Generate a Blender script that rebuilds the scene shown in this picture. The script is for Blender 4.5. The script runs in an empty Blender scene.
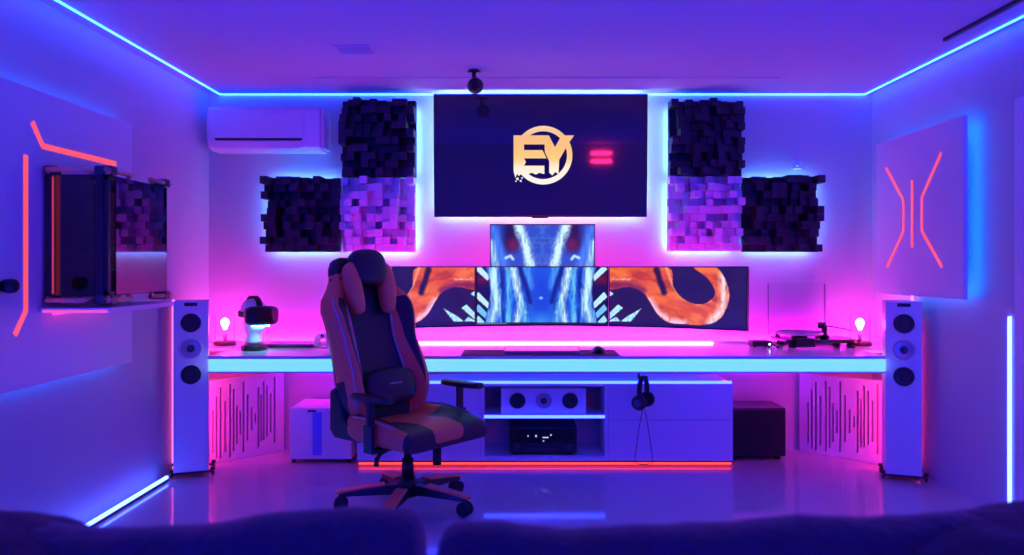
import bpy, bmesh, math, random
import numpy as np
from mathutils import Vector, Matrix

random.seed(7)
SC = bpy.context.scene
COL = SC.collection
PI = math.pi

# ------------------------------------------------------------------ camera model (image taken as 1024 x 555)
F, CX, CY, EYE = 770.0, 517.6, 266.0, 1.24
def at(px, py, Y):                      # a point at depth Y
    return Vector(((px - CX) * Y / F, Y, EYE + (CY - py) * Y / F))
def on_x(px, py, X):                    # a point on a plane of constant X
    Y = X * F / (px - CX)
    return Vector((X, Y, EYE + (CY - py) * Y / F))

# ------------------------------------------------------------------ materials
def _nodes(name):
    m = bpy.data.materials.new(name); m.use_nodes = True
    nt = m.node_tree
    return m, nt, nt.nodes['Principled BSDF']
def mat(name, col, rough=.5, metal=0, spec=.5, bump=0, scale=60, var=.06, ior=1.5, sheen=0, coat=0):
    m, nt, p = _nodes(name)
    p.inputs['Roughness'].default_value = rough
    p.inputs['Metallic'].default_value = metal
    p.inputs['IOR'].default_value = ior
    p.inputs['Specular IOR Level'].default_value = spec
    p.inputs['Coat Weight'].default_value = coat
    if sheen:
        p.inputs['Sheen Weight'].default_value = sheen
    tc = nt.nodes.new('ShaderNodeTexCoord')
    nz = nt.nodes.new('ShaderNodeTexNoise'); nz.inputs['Scale'].default_value = scale
    nz.inputs['Detail'].default_value = 4
    nt.links.new(tc.outputs['Object'], nz.inputs['Vector'])
    mx = nt.nodes.new('ShaderNodeMix'); mx.data_type = 'RGBA'
    mx.inputs[6].default_value = (*[c * (1 - var) for c in col], 1)
    mx.inputs[7].default_value = (*[min(1, c * (1 + var)) for c in col], 1)
    nt.links.new(nz.outputs['Fac'], mx.inputs[0])
    nt.links.new(mx.outputs[2], p.inputs['Base Color'])
    if bump:
        b = nt.nodes.new('ShaderNodeBump'); b.inputs['Strength'].default_value = bump
        b.inputs['Distance'].default_value = .004
        nt.links.new(nz.outputs['Fac'], b.inputs['Height'])
        nt.links.new(b.outputs['Normal'], p.inputs['Normal'])
    return m
def emit(name, col, strength, base=(.6, .6, .6)):
    m, nt, p = _nodes(name)
    p.inputs['Base Color'].default_value = (*base, 1)
    p.inputs['Roughness'].default_value = .4
    p.inputs['Emission Color'].default_value = (*col, 1)
    p.inputs['Emission Strength'].default_value = strength
    return m
def glass(name, tint=(1, 1, 1), rough=.02, ior=1.5):
    m = bpy.data.materials.new(name); m.use_nodes = True
    nt = m.node_tree; nt.nodes.clear()
    out = nt.nodes.new('ShaderNodeOutputMaterial')
    tr = nt.nodes.new('ShaderNodeBsdfTransparent'); tr.inputs['Color'].default_value = (*tint, 1)
    gl = nt.nodes.new('ShaderNodeBsdfGlossy'); gl.inputs['Roughness'].default_value = rough
    fr = nt.nodes.new('ShaderNodeFresnel'); fr.inputs['IOR'].default_value = ior
    mx = nt.nodes.new('ShaderNodeMixShader')
    nt.links.new(fr.outputs[0], mx.inputs[0]); nt.links.new(tr.outputs[0], mx.inputs[1])
    nt.links.new(gl.outputs[0], mx.inputs[2]); nt.links.new(mx.outputs[0], out.inputs['Surface'])
    return m

M = {}
M['wall'] = mat('wall_paint', (.56, .56, .58), .55, bump=.12, scale=220, var=.015, spec=.3)
M['ceiling'] = mat('ceiling_paint', (.64, .62, .66), .7, bump=.5, scale=90, var=.06, spec=.2)
M['white'] = mat('white_lacquer', (.80, .80, .82), .28, var=.01)
M['white_gloss'] = mat('white_gloss_lacquer', (.80, .80, .82), .14, var=.01)
M['white_satin'] = mat('white_satin_paint', (.78, .78, .80), .4, var=.015)
M['plastic_white'] = mat('white_plastic', (.76, .76, .78), .35, var=.015)
M['black'] = mat('black_plastic', (.012, .012, .016), .38, var=.15)
M['black_gloss'] = mat('black_gloss', (.008, .008, .012), .1, var=.1)
M['black_matt'] = mat('black_matt_foam', (.008, .0075, .012), .8, var=.2, bump=.2)
M['diff_black'] = mat('black_painted_wood', (.011, .012, .026), .6, var=.2, bump=.2, scale=40)
M['diff_white'] = mat('white_painted_wood', (.66, .62, .72), .55, var=.06, bump=.15, scale=40)
M['metal'] = mat('brushed_metal', (.5, .5, .52), .3, 1, var=.1)
M['dark_metal'] = mat('dark_metal', (.08, .08, .10), .35, .8, var=.1)
M['copper'] = mat('copper_tube', (1.0, .42, .20), .35, .35, var=.06)
M['cone'] = mat('speaker_cone', (.010, .010, .014), .45, var=.2)
M['silver_cone'] = mat('silver_cone', (.42, .42, .46), .35, .6, var=.05)
M['leather_black'] = mat('black_leather', (.014, .014, .026), .42, bump=.25, scale=260, var=.2)
M['leather_orange'] = mat('orange_leather', (.95, .20, .07), .42, bump=.25, scale=260, var=.06)
M['piping'] = mat('pale_piping', (.50, .47, .52), .6, var=.03)
M['rubber'] = mat('rubber', (.012, .012, .014), .6, var=.2)
M['sofa'] = mat('navy_plush', (.012, .011, .028), .9, bump=1.0, scale=55, var=.5, sheen=.25)
M['throw'] = mat('dark_throw', (.007, .0065, .018), .95, bump=1.0, scale=45, var=.5, sheen=.15)
M['mat_cloth'] = mat('desk_mat_cloth', (.035, .02, .09), .7, var=.1)
M['shade_glass'] = glass('thin_clear_glass', (.985, .97, .98), .05, 1.05)
M['acrylic'] = glass('clear_acrylic', (.97, .96, .98), .03, 1.16)
M['smoke_glass'] = glass('smoked_glass', (.22, .22, .26), .02, 1.9)
M['mirror_glass'] = glass('mirrored_glass', (.15, .15, .18), .01, 2.6)

# emitters: colour and strength of every light in the room, added fill and painted glint too
LED = {
    'ceil': ((0.0061, 0.0583, 1.0), 36), 'tv': ((0.3077, 0.5385, 1.0), 26), 'diff': ((0.087, 0.2609, 1.0), 46), 'panel': ((0.0042, 0.1333, 1.0), 12),
    'floor': ((0.05, 0.1, 1.0), 14), 'band': ((.17, .70, 1.0), 1.0), 'end': ((.45, .75, 1), 1.1), 'shelf': ((0.0156, 0.0375, 1.0), 16),
    'pink': ((0.9697, 0.0045, 1.0), 330), 'mon': ((1.0, 0.0047, 0.5882), 85), 'below': ((0.9231, 0.1692, 1.0), 13), 'under': ((0.5333, 0.012, 1.0), 75),
    'red': ((1.0, 0.0375, 0.025), 3.2), 'line': ((1.0, .085, .10), 1.1), 'rose': ((1.0, 0.0937, 0.5), 3.2), 'bulb': ((1.0, 0.04, 0.6667), 75),
    'vr': ((.10, .62, 1.0), 45), 'dot': ((.75, .85, 1.0), .7), 'rear': ((1.0, 0.016, 0.12), 75), 'rearblue': ((0.0003, 0.0118, 1.0), 340),
    'shelfglow': ((1.0, 0.0227, 0.2727), 2.2), 'corner': ((1.0, 0.0164, 0.2545), 55), 'panelr': ((0.0045, 0.1636, 1.0), 22), 'deskblue': ((.006, .06, 1.0), 14), 'white': ((.6, .8, 1), 5), 'pcline': ((1, .06, .07), .55), 'shelfline': ((1, .12, .5), .9), 'key': ((1, .10, .42), .10),
}
for k_, (c_, s_) in LED.items(): M['e_' + k_] = emit('led_' + k_, c_, s_, (.05, .04, .04) if k_ in ('line', 'red', 'pcline', 'shelfline') else (.6, .6, .6))

# ------------------------------------------------------------------ mesh builder
class MB:
    def __init__(s, origin=(0, 0, 0)):
        s.v, s.f, s.m, s.sm, s.o = [], [], [], [], Vector(origin)
        s.T = Matrix()
    def _add(s, verts, faces, mi=0, smooth=False):
        n = len(s.v)
        s.v += [tuple((s.T @ Vector(p)) - s.o) for p in verts]
        for f in faces:
            s.f.append(tuple(i + n for i in f)); s.m.append(mi); s.sm.append(smooth)
        return s
    def box(s, x0, x1, y0, y1, z0, z1, mi=0):
        v = [(x, y, z) for z in (z0, z1) for y in (y0, y1) for x in (x0, x1)]
        return s._add(v, [(0, 2, 3, 1), (4, 5, 7, 6), (0, 1, 5, 4), (2, 6, 7, 3), (0, 4, 6, 2), (1, 3, 7, 5)], mi)
    def bar(s, a, b, w, h, mi=0, up=(0, 0, 1)):       # rectangular bar from a to b
        a, b = Vector(a), Vector(b); d = (b - a).normalized(); up = Vector(up)
        if abs(d.dot(up)) > .99: up = Vector((1, 0, 0))
        sx = d.cross(up).normalized(); sy = sx.cross(d)
        v = []
        for p in (a, b):
            for i, j in ((-1, -1), (1, -1), (1, 1), (-1, 1)):
                v.append(p + sx * i * w / 2 + sy * j * h / 2)
        return s._add(v, [(3, 2, 1, 0), (4, 5, 6, 7), (0, 1, 5, 4), (1, 2, 6, 5), (2, 3, 7, 6), (3, 0, 4, 7)], mi)
    def rings(s, rings, mi=0, smooth=True, caps=True, closed=False, fmat=None):
        n = len(rings[0]); v = [p for r in rings for p in r]; f = []; mis = []
        k = len(rings)
        for i in range(k if closed else k - 1):
            for j in range(n):
                a = i * n + j; b = i * n + (j + 1) % n
                c = ((i + 1) % k) * n + (j + 1) % n; d = ((i + 1) % k) * n + j
                f.append((a, b, c, d)); mis.append(fmat(i, j) if fmat else mi)
        base = len(s.f)
        s._add(v, f, mi, smooth)
        for q, x in enumerate(mis): s.m[base + q] = x
        if caps and not closed:
            o = len(s.v) - len(v)
            s.f.append(tuple(o + j for j in reversed(range(n)))); s.m.append(mi); s.sm.append(False)
            s.f.append(tuple(o + (k - 1) * n + j for j in range(n))); s.m.append(mi); s.sm.append(False)
        return s
    def cyl(s, a, b, r, r2=None, n=20, mi=0, smooth=True):
        return s.lathe(a, b, [(0, r), (1, r if r2 is None else r2)], n, mi, smooth)
    def lathe(s, a, b, prof, n=24, mi=0, smooth=True, caps=True):   # prof: (t along a->b, radius)
        a, b = Vector(a), Vector(b); d = b - a; dn = d.normalized()
        u = dn.orthogonal().normalized(); w = dn.cross(u)
        R = [[a + d * t + (u * math.cos(2 * PI * j / n) + w * math.sin(2 * PI * j / n)) * max(r, 1e-5) for j in range(n)] for t, r in prof]
        return s.rings(R, mi, smooth, caps)
    def tube(s, pts, r, n=8, mi=0, closed=False):
        pts = [Vector(p) for p in pts]; R = []; k = len(pts); u = None
        for i, p in enumerate(pts):
            if closed: d = pts[(i + 1) % k] - pts[i - 1]
            else: d = pts[min(i + 1, k - 1)] - pts[max(i - 1, 0)]
            d.normalize()
            if u is None: u = d.orthogonal().normalized()
            u = (u - d * u.dot(d)).normalized(); w = d.cross(u)
            rr = r[i] if isinstance(r, (list, tuple)) else r
            R.append([p + (u * math.cos(2 * PI * j / n) + w * math.sin(2 * PI * j / n)) * rr for j in range(n)])
        return s.rings(R, mi, True, not closed, closed)
    def prism(s, poly, z0, z1, mi=0):
        n = len(poly)
        v = [(x, y, z0) for x, y in poly] + [(x, y, z1) for x, y in poly]
        f = [tuple(reversed(range(n))), tuple(range(n, 2 * n))] + [(i, (i + 1) % n, n + (i + 1) % n, n + i) for i in range(n)]
        return s._add(v, f, mi)
    def extrude(s, poly, d, mi=0):                     # planar polygon of 3-D points swept by vector d
        n = len(poly); d = Vector(d)
        v = [Vector(p) for p in poly] + [Vector(p) + d for p in poly]
        f = [tuple(reversed(range(n))), tuple(range(n, 2 * n))] + [(i, (i + 1) % n, n + (i + 1) % n, n + i) for i in range(n)]
        return s._add(v, f, mi)
    def ball(s, c, rx, ry=None, rz=None, nu=24, nv=14, mi=0, e=1.0):
        ry = ry or rx; rz = rz or rx; c = Vector(c); R = []
        sp = lambda x: math.copysign(abs(x) ** e, x)
        for i in range(nv + 1):
            t = -PI / 2 + PI * i / nv; t = max(-PI / 2 + .02, min(PI / 2 - .02, t))
            R.append([c + Vector((rx * sp(math.cos(t)) * sp(math.cos(2 * PI * j / nu)), ry * sp(math.cos(t)) * sp(math.sin(2 * PI * j / nu)), rz * sp(math.sin(t)))) for j in range(nu)])
        return s.rings(R, mi)
    def build(s, name, mats, parent=None, bevel=0, seg=2, subsurf=0):
        me = bpy.data.meshes.new(name); me.from_pydata(s.v, [], s.f)
        mats = mats if isinstance(mats, (list, tuple)) else [mats]
        for m in mats: me.materials.append(m)
        me.polygons.foreach_set('material_index', s.m); me.polygons.foreach_set('use_smooth', s.sm)
        bm = bmesh.new(); bm.from_mesh(me); bmesh.ops.recalc_face_normals(bm, faces=bm.faces); bm.to_mesh(me); bm.free()
        me.update()
        o = bpy.data.objects.new(name, me); COL.objects.link(o)
        if parent is not None: o.parent = parent
        if bevel:
            b = o.modifiers.new('edge', 'BEVEL'); b.width = bevel; b.segments = seg; b.limit_method = 'ANGLE'; b.angle_limit = .9
        if subsurf:
            q = o.modifiers.new('soft', 'SUBSURF'); q.levels = subsurf; q.render_levels = subsurf
        return o

def tag(o, label, cat, group=None):
    o['label'] = label; o['category'] = cat
    if group: o['group'] = group
    return o
def thing(name, loc, label, cat, group=None, rz=0):
    o = bpy.data.objects.new(name, None); o.empty_display_size = .05
    COL.objects.link(o); o.location = loc; o.rotation_euler = (0, 0, rz)
    return tag(o, label, cat, group)
def copy_thing(o, loc, rz, label):
    def cp(x, par):
        c = x.copy(); COL.objects.link(c)
        if par is not None: c.parent = par
        for ch in list(x.children): cp(ch, c)
        return c
    c = cp(o, None); c.location = loc; c.rotation_euler = (0, 0, rz); c['label'] = label
    return c
def struct(o):
    o['kind'] = 'structure'; return o

# ------------------------------------------------------------------ value noise for the screens
def vnoise(x, y, seed):
    rng = np.random.RandomState(seed); g = rng.rand(256, 256)
    xi = np.floor(x).astype(int); yi = np.floor(y).astype(int); fx = x - xi; fy = y - yi
    fx = fx * fx * (3 - 2 * fx); fy = fy * fy * (3 - 2 * fy)
    a = g[yi % 256, xi % 256]; b = g[yi % 256, (xi + 1) % 256]; c = g[(yi + 1) % 256, xi % 256]; d = g[(yi + 1) % 256, (xi + 1) % 256]
    return (a * (1 - fx) + b * fx) * (1 - fy) + (c * (1 - fx) + d * fx) * fy
def fbm(x, y, seed, o=4):
    s = 0; a = .5; t = 0
    for i in range(o):
        s = s + a * vnoise(x, y, seed + i); t += a; a *= .5; x = x * 2.03; y = y * 2.03
    return s / t
def inside(px, py, poly):
    r = np.zeros(px.shape, bool); n = len(poly)
    for i in range(n):
        x0, y0 = poly[i]; x1, y1 = poly[(i + 1) % n]
        if y0 == y1: continue
        c = ((y0 > py) != (y1 > py)) & (px < (x1 - x0) * (py - y0) / (y1 - y0) + x0)
        r ^= c
    return r
def pdist(px, py, pts):
    d = np.full(px.shape, 1e9)
    for (x0, y0), (x1, y1) in zip(pts[:-1], pts[1:]):
        dx, dy = x1 - x0, y1 - y0
        t = np.clip(((px - x0) * dx + (py - y0) * dy) / (dx * dx + dy * dy + 1e-9), 0, 1)
        d = np.minimum(d, np.hypot(px - x0 - t * dx, py - y0 - t * dy))
    return d
def lin(c):
    c = np.asarray(c, float) / 255.0
    return np.where(c <= .04045, c / 12.92, ((c + .055) / 1.055) ** 2.4)
def blend(img, mask, c):
    return img * (1 - mask[..., None]) + np.asarray(c, float) * mask[..., None]

def screen_mat():
    m, nt, p = _nodes('lit_screen')
    p.inputs['Base Color'].default_value = (.004, .004, .006, 1); p.inputs['Roughness'].default_value = .3
    a = nt.nodes.new('ShaderNodeAttribute'); a.attribute_name = 'picture'
    nt.links.new(a.outputs['Color'], p.inputs['Emission Color']); p.inputs['Emission Strength'].default_value = 1.0
    return m
M['screen'] = screen_mat()
def screen(name, parent, surf, pic, nx, ny, origin):
    U, V = np.meshgrid(np.linspace(0, 1, nx), np.linspace(0, 1, ny))
    rgb = lin(np.clip(pic(U, V), 0, 255))
    vs = [tuple(Vector(surf(U[j, i], V[j, i])) - Vector(origin)) for j in range(ny) for i in range(nx)]
    fs = [(j * nx + i, j * nx + i + 1, (j + 1) * nx + i + 1, (j + 1) * nx + i) for j in range(ny - 1) for i in range(nx - 1)]
    me = bpy.data.meshes.new(name); me.from_pydata(vs, [], fs); me.materials.append(M['screen'])
    at_ = me.attributes.new('picture', 'FLOAT_COLOR', 'POINT')
    col = np.ones((ny * nx, 4), np.float32); col[:, :3] = rgb.reshape(-1, 3)
    at_.data.foreach_set('color', col.ravel())
    o = bpy.data.objects.new(name, me); COL.objects.link(o); o.parent = parent
    return o

# ================================================================== THE ROOM
XL, XR, YB, YF, H = -2.085, 2.395, 5.20, -1.60, 2.40
def floor_mat():
    m, nt, p = _nodes('polished_floor')
    p.inputs['Roughness'].default_value = .07; p.inputs['IOR'].default_value = 1.55
    tc = nt.nodes.new('ShaderNodeTexCoord'); br = nt.nodes.new('ShaderNodeTexBrick')
    br.offset = 0; br.inputs['Scale'].default_value = 1.0; br.inputs['Brick Width'].default_value = 1.2; br.inputs['Row Height'].default_value = 1.2
    br.inputs['Mortar Size'].default_value = .002
    br.inputs['Color1'].default_value = (.50, .50, .53, 1); br.inputs['Color2'].default_value = (.52, .52, .55, 1); br.inputs['Mortar'].default_value = (.42, .42, .45, 1)
    nt.links.new(tc.outputs['Object'], br.inputs['Vector']); nt.links.new(br.outputs['Color'], p.inputs['Base Color'])
    nz = nt.nodes.new('ShaderNodeTexNoise'); nz.inputs['Scale'].default_value = 5
    mr = nt.nodes.new('ShaderNodeMapRange'); mr.inputs['To Min'].default_value = .05; mr.inputs['To Max'].default_value = .10
    nt.links.new(tc.outputs['Object'], nz.inputs['Vector']); nt.links.new(nz.outputs['Fac'], mr.inputs['Value']); nt.links.new(mr.outputs[0], p.inputs['Roughness'])
    return m
M['floor'] = floor_mat()
struct(MB().box(XL - .1, XR + .1, YF - .1, YB + .1, -.1, 0).build('floor', M['floor']))
struct(MB().box(XL - .1, XR + .1, YF - .1, YB + .1, H, H + .1).build('ceiling', M['ceiling']))
struct(MB().box(XL - .1, XR + .1, YB, YB + .1, 0, H).build('wall_back', M['wall']))
struct(MB().box(XL - .1, XR + .1, YF - .1, YF, 0, H).build('wall_front', M['wall']))
struct(MB().box(XL - .1, XL, YF, YB, 0, H).build('wall_left', M['wall']))
# right wall with a doorway
DY0, DY1, DZ = 2.80, 3.62, 1.97
struct(MB().box(XR, XR + .1, YF, DY0, 0, H).box(XR, XR + .1, DY1, YB, 0, H).box(XR, XR + .1, DY0, DY1, DZ, H).build('wall_right', M['wall']))
d = MB().box(XR + .03, XR + .07, DY0 + .005, DY1 - .005, .005, DZ - .005)
door = struct(d.build('door_1', M['white_satin'], None, .004))
h = MB().cyl((XR + .03, DY0 + .08, 1.0), (XR - .02, DY0 + .08, 1.0), .011).cyl((XR - .02, DY0 + .075, 1.0), (XR - .02, DY0 + .19, 1.0), .009)
h.build('door_handle', M['metal'], door)
t = MB()
t.box(XR - .015, XR, DY1, DY1 + .07, 0, DZ + .07).box(XR - .015, XR, DY0 - .07, DY0, 0, DZ + .07).box(XR - .015, XR, DY0, DY1, DZ, DZ + .07)
struct(t.build('trim_1', M['white_satin'], None, .003))
struct(MB().box(-1.25, 1.62, 4.725, 4.735, H - .006, H).build('trim_2', M['ceiling']))

# ------------------------------------------------------------------ light strips of the room
SG = 'light strips along the room edges'
def strip(x0, x1, y0, y1, z0, z1, m, label, group=None):
    c = Vector(((x0 + x1) / 2, (y0 + y1) / 2, z0))
    return tag(MB(c).box(x0, x1, y0, y1, z0, z1).build('light_strip', M[m]), label, 'light strip', group), c
def place(pair):
    o, c = pair; o.location = c; return o
place(strip(-2.011, -2.004, YF + .1, 5.180, 2.393, 2.3995, 'e_ceil', 'pale blue light strip running along the ceiling above the left wall', SG))
place(strip(2.339, 2.346, YF + .1, 5.180, 2.393, 2.3995, 'e_ceil', 'pale blue light strip running along the ceiling above the right wall', SG))
place(strip(-2.011, 2.346, 5.186, 5.193, 2.393, 2.3995, 'e_ceil', 'pale blue light strip running along the ceiling above the television wall', SG))
c = Vector((-2.02, 3.6, 0))
t = thing('light_strip', c, 'white blue light strip on the floor along the left wall', 'light strip', SG)
MB(c).box(-2.028, -2.012, 2.75, 4.44, .0005, .0155).build('channel', M['dark_metal'], t)
MB(c).box(-2.027, -2.013, 2.752, 4.438, .016, .031).build('light', M['e_floor'], t)
place(strip(XL + .0005, XL + .009, 4.648, 4.662, .004, 1.035, 'e_rose', 'rose vertical light strip on the left wall beside the tower speaker', SG))
place(strip(XR - .009, XR - .0005, 4.66, 4.674, .004, 1.06, 'e_rose', 'rose vertical light strip on the right wall behind the tower speaker', SG))
place(strip(XR - .012, XR - .0005, 3.732, 3.746, .004, .995, 'e_floor', 'pale blue upright light strip on the right wall beside the door', SG))
# rear light bars, seen in the television's reflection
place(strip(1.12, 1.42, YF + .0005, YF + .02, 2.24, 2.27, 'e_rear', 'rose light bar high on the rear wall behind the sofa, upper one', 'rear wall light bars'))
place(strip(1.12, 1.42, YF + .0005, YF + .02, 2.12, 2.15, 'e_rear', 'rose light bar high on the rear wall behind the sofa, lower one', 'rear wall light bars'))
place(strip(-1.9, 2.2, YF + .0005, YF + .012, .10, .112, 'e_rearblue', 'unseen added blue fill strip along the foot of the rear wall', SG))  # this and the next two: out-of-view fill added for blue ambient light
place(strip(XL + .0005, XL + .012, YF + .1, 2.70, .010, .022, 'e_rearblue', 'unseen added blue fill strip along the foot of the left wall beside the sofa', SG))
place(strip(XR - .012, XR - .0005, YF + .1, 2.68, .010, .022, 'e_rearblue', 'unseen added blue fill strip along the foot of the right wall beside the sofa', SG))

# ------------------------------------------------------------------ ceiling things
t = thing('ceiling_camera', at(474, 70, 4.56).xy.to_3d() + Vector((0, 0, H)), 'small black ball camera hanging from the ceiling before the television', 'camera')
MB().cyl((0, 0, -.008), (0, 0, -.0005), .032).box(-.04, .04, -.008, .008, -.012, -.008).build('mount', M['black'], t)
MB().cyl((0, 0, -.045), (0, 0, -.008), .013, .011).build('stem', M['black'], t)
MB().ball((.008, 0, -.093), .049, .049, .047).build('camera_ball', M['black'], t)
MB().lathe((.008, -.042, -.098), (.008, -.056, -.099), [(0, .026), (.6, .024), (1, .016)]).build('lens', M['black_gloss'], t)
c = Vector((-.87, 4.12, H))
t = thing('ceiling_vent', c, 'faint flush rectangular vent in the ceiling left of centre', 'vent')
MB().box(-.10, .10, -.085, -.075, -.006, -.0005).box(-.10, .10, .075, .085, -.006, -.0005).box(-.10, -.09, -.075, .075, -.006, -.0005).box(.09, .10, -.075, .075, -.006, -.0005).build('vent_frame', M['ceiling'], t)
s = MB()
for i in range(6): s.box(-.09, .09, -.068 + i * .025, -.058 + i * .025, -.004, -.0005)
s.build('slats', M['ceiling'], t)
tag(MB((2.175, 3.2, H)).box(2.165, 2.185, 2.4, 3.92, H - .018, H - .0005).build('curtain_rail', M['dark_metal']), 'thin dark rail on the ceiling beside the right light strip', 'rail').location = (2.175, 3.2, H)

# ================================================================== TELEVISION
TX0, TX1, TZ0, TZ1, TY = at(434, 0, 5.10).x, at(647, 0, 5.10).x, at(0, 217, 5.10).z, at(0, 95, 5.10).z, 5.10
o = ((TX0 + TX1) / 2, TY, TZ0)
tv = thing('television', o, 'large black wall television showing a golden ringed emblem', 'television')
MB(o).box(TX0, TX1, TY, TY + .035, TZ0, TZ1).box(TX0 + .3, TX1 - .3, TY + .035, TY + .06, TZ0 + .1, TZ1 - .3).build('casing', M['black'], tv, .004)
MB(o).box(TX0 + .45, TX1 - .45, TY + .06, YB + .010, TZ0 + .25, TZ1 - .3).build('wall_mount', M['dark_metal'], tv)
def tv_screen_mat():
    m, nt, p = _nodes('dark_tv_glass')
    p.inputs['Base Color'].default_value = (.004, .003, .010, 1); p.inputs['Roughness'].default_value = .04
    p.inputs['IOR'].default_value = 1.65
    p.inputs['Emission Color'].default_value = (.010, .004, .070, 1); p.inputs['Emission Strength'].default_value = .5
    return m
scr = MB(o).box(TX0 + .008, TX1 - .008, TY - .0025, TY - .0002, TZ0 + .014, TZ1 - .008).build('screen', tv_screen_mat(), tv)
MB(o).box(at(532, 0, TY).x, at(548, 0, TY).x, TY - .006, TY, TZ0 - .008, TZ0).build('sensor_bar', M['black_gloss'], tv, .002)
bl = MB(o)
bw = .012
bl.box(TX0 + .03, TX1 - .03, TY + .045, TY + .055, TZ1 - .03, TZ1 - .03 + bw).box(TX0 + .03, TX1 - .03, TY + .045, TY + .055, TZ0 + .02, TZ0 + .02 + bw)
bl.box(TX0 + .02, TX0 + .02 + bw, TY + .045, TY + .055, TZ0 + .04, TZ1 - .04).box(TX1 - .02 - bw, TX1 - .02, TY + .045, TY + .055, TZ0 + .04, TZ1 - .04)
bl.build('backlight', M['e_tv'], tv)
tv.rotation_euler = (math.radians(3), 0, 0)
# emblem: coordinates taken in a 6.167x enlargement whose corner sits at (500,110)
def tvp(x, y, off): return at(500 + x / 6.167, 110 + y / 6.167, TY - off)
def emblem_mat():
    m, nt, p = _nodes('emblem_glow')
    p.inputs['Base Color'].default_value = (.02, .02, .02, 1)
    tc = nt.nodes.new('ShaderNodeTexCoord'); sx = nt.nodes.new('ShaderNodeSeparateXYZ'); rp = nt.nodes.new('ShaderNodeValToRGB')
    mr = nt.nodes.new('ShaderNodeMapRange'); mr.inputs['From Min'].default_value = tvp(0, 460, 0).z - TZ0; mr.inputs['From Max'].default_value = tvp(0, 95, 0).z - TZ0
    nt.links.new(tc.outputs['Object'], sx.inputs[0]); nt.links.new(sx.outputs[2], mr.inputs['Value']); nt.links.new(mr.outputs[0], rp.inputs[0])
    e = rp.color_ramp.elements
    e[0].position = 0; e[0].color = (*lin((255, 247, 232)), 1); e[1].position = 1; e[1].color = (*lin((250, 214, 170)), 1)
    for pos, c in ((.28, (255, 240, 205)), (.42, (255, 208, 112)), (.62, (250, 196, 104)), (.82, (250, 190, 112))):
        q = e.new(pos); q.color = (*lin(c), 1)
    nt.links.new(rp.outputs[0], p.inputs['Emission Color']); p.inputs['Emission Strength'].default_value = 1.0
    return m
em = emblem_mat()
ring = MB(o); n = 72; R = []
for i in range(n):
    a = 2 * PI * i / n; ca, sa = math.cos(a), math.sin(a)
    R.append([tvp(266 + r * ca, 281 + r * sa, k) for r, k in ((179, .003), (146, .003), (146, .0045), (179, .0045))])
ring.rings(R, 0, False, False, True)
ring.build('emblem_ring', em, scr)
def flat(poly, name, k0, k1, m):
    MB(o).extrude([tvp(x, y, k0) for x, y in poly], Vector((0, -(k1 - k0), 0))).build(name, m, scr)
E = [(84, 160), (272, 160), (296, 215), (148, 215), (148, 250), (262, 250), (286, 300), (148, 300), (160, 322), (148, 345), (273, 345), (273, 396), (240, 388), (222, 400), (196, 388), (168, 398), (140, 384), (118, 408), (104, 396), (95, 420), (84, 380)]
Y = [(272, 160), (300, 160), (338, 232), (378, 160), (455, 160), (424, 204), (364, 308), (360, 396), (340, 384), (322, 404), (303, 388), (303, 318), (276, 262)]
flat(E, 'emblem_letter', .0046, .0060, em)
flat(Y, 'emblem_letter', .0048, .0062, em)
for (x, y, r) in ((108, 425, 9), (128, 438, 7), (98, 440, 5), (136, 420, 6), (150, 330, 5)):
    MB(o).extrude([tvp(x + r * math.cos(a) * (1.3 if k % 2 else .7), y + r * math.sin(a) * (1.3 if k % 2 else .7), .0046) for k, a in enumerate([i * PI / 3 for i in range(6)])], Vector((0, -.001, 0))).build('emblem_splatter', em, scr)

# ================================================================== BLOCK DIFFUSERS
DG = 'skyline block diffusers on the back wall'
def diffuser(px0, px1, py0, py1, m, label, seed, lights):
    Yf = 5.09
    a = at(px0, py1, Yf); b = at(px1, py0, Yf)
    o = Vector(((a.x + b.x) / 2, Yf, a.z)); rng = random.Random(seed)
    t = thing('acoustic_diffuser', o, label, 'acoustic panel', DG)
    MB(o).box(a.x + .01, b.x - .01, 5.14, 5.155, a.z + .01, b.z - .01).build('backing_board', M[m], t)
    blk = MB(o); n = 10; w = (b.x - a.x) / n; hh = (b.z - a.z) / n
    for i in range(n):
        for j in range(n):
            d = rng.choice((0, .02, .04, .05, .07, .085, .11, .14, .16))
            g = .0006
            blk.box(a.x + i * w + g, a.x + (i + 1) * w - g, Yf + .030 - d, 5.14, a.z + j * hh + g, a.z + (j + 1) * hh - g)
    blk.build('blocks', M[m], t, .0015, 1)
    st = MB(o); q = .012
    for sd in lights:
        if sd == 'b': st.box(a.x + .03, b.x - .03, 5.157, 5.167, a.z + .015, a.z + .015 + q)
        if sd == 't': st.box(a.x + .03, b.x - .03, 5.157, 5.167, b.z - .015 - q, b.z - .015)
        if sd == 'l': st.box(a.x + .015, a.x + .015 + q, 5.157, 5.167, a.z + .03, b.z - .03)
        if sd == 'r': st.box(b.x - .015 - q, b.x - .015, 5.157, 5.167, a.z + .03, b.z - .03)
    if lights: st.build('backlight', M['e_diff'], t)
    fr = MB(o)
    fr.box(o.x - .05, o.x + .05, 5.155, 5.199, (a.z + b.z) / 2 - .05, (a.z + b.z) / 2 + .05).build('hanger', M['dark_metal'], t)
diffuser(342, 416, 101, 177, 'diff_black', 'black block diffuser left of the television, above the white one', 1, 'r')
diffuser(341, 415, 178, 252, 'diff_white', 'white block diffuser left of the television, below a black one', 2, 'br')
diffuser(266, 340, 178, 252, 'diff_black', 'black block diffuser below the air conditioner', 3, 'btl')
diffuser(669, 743, 101, 176, 'diff_black', 'black block diffuser right of the television, above the white one', 4, 'l')
diffuser(668, 740, 177, 251, 'diff_white', 'white block diffuser right of the television, below a black one', 5, 'bl')
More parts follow.
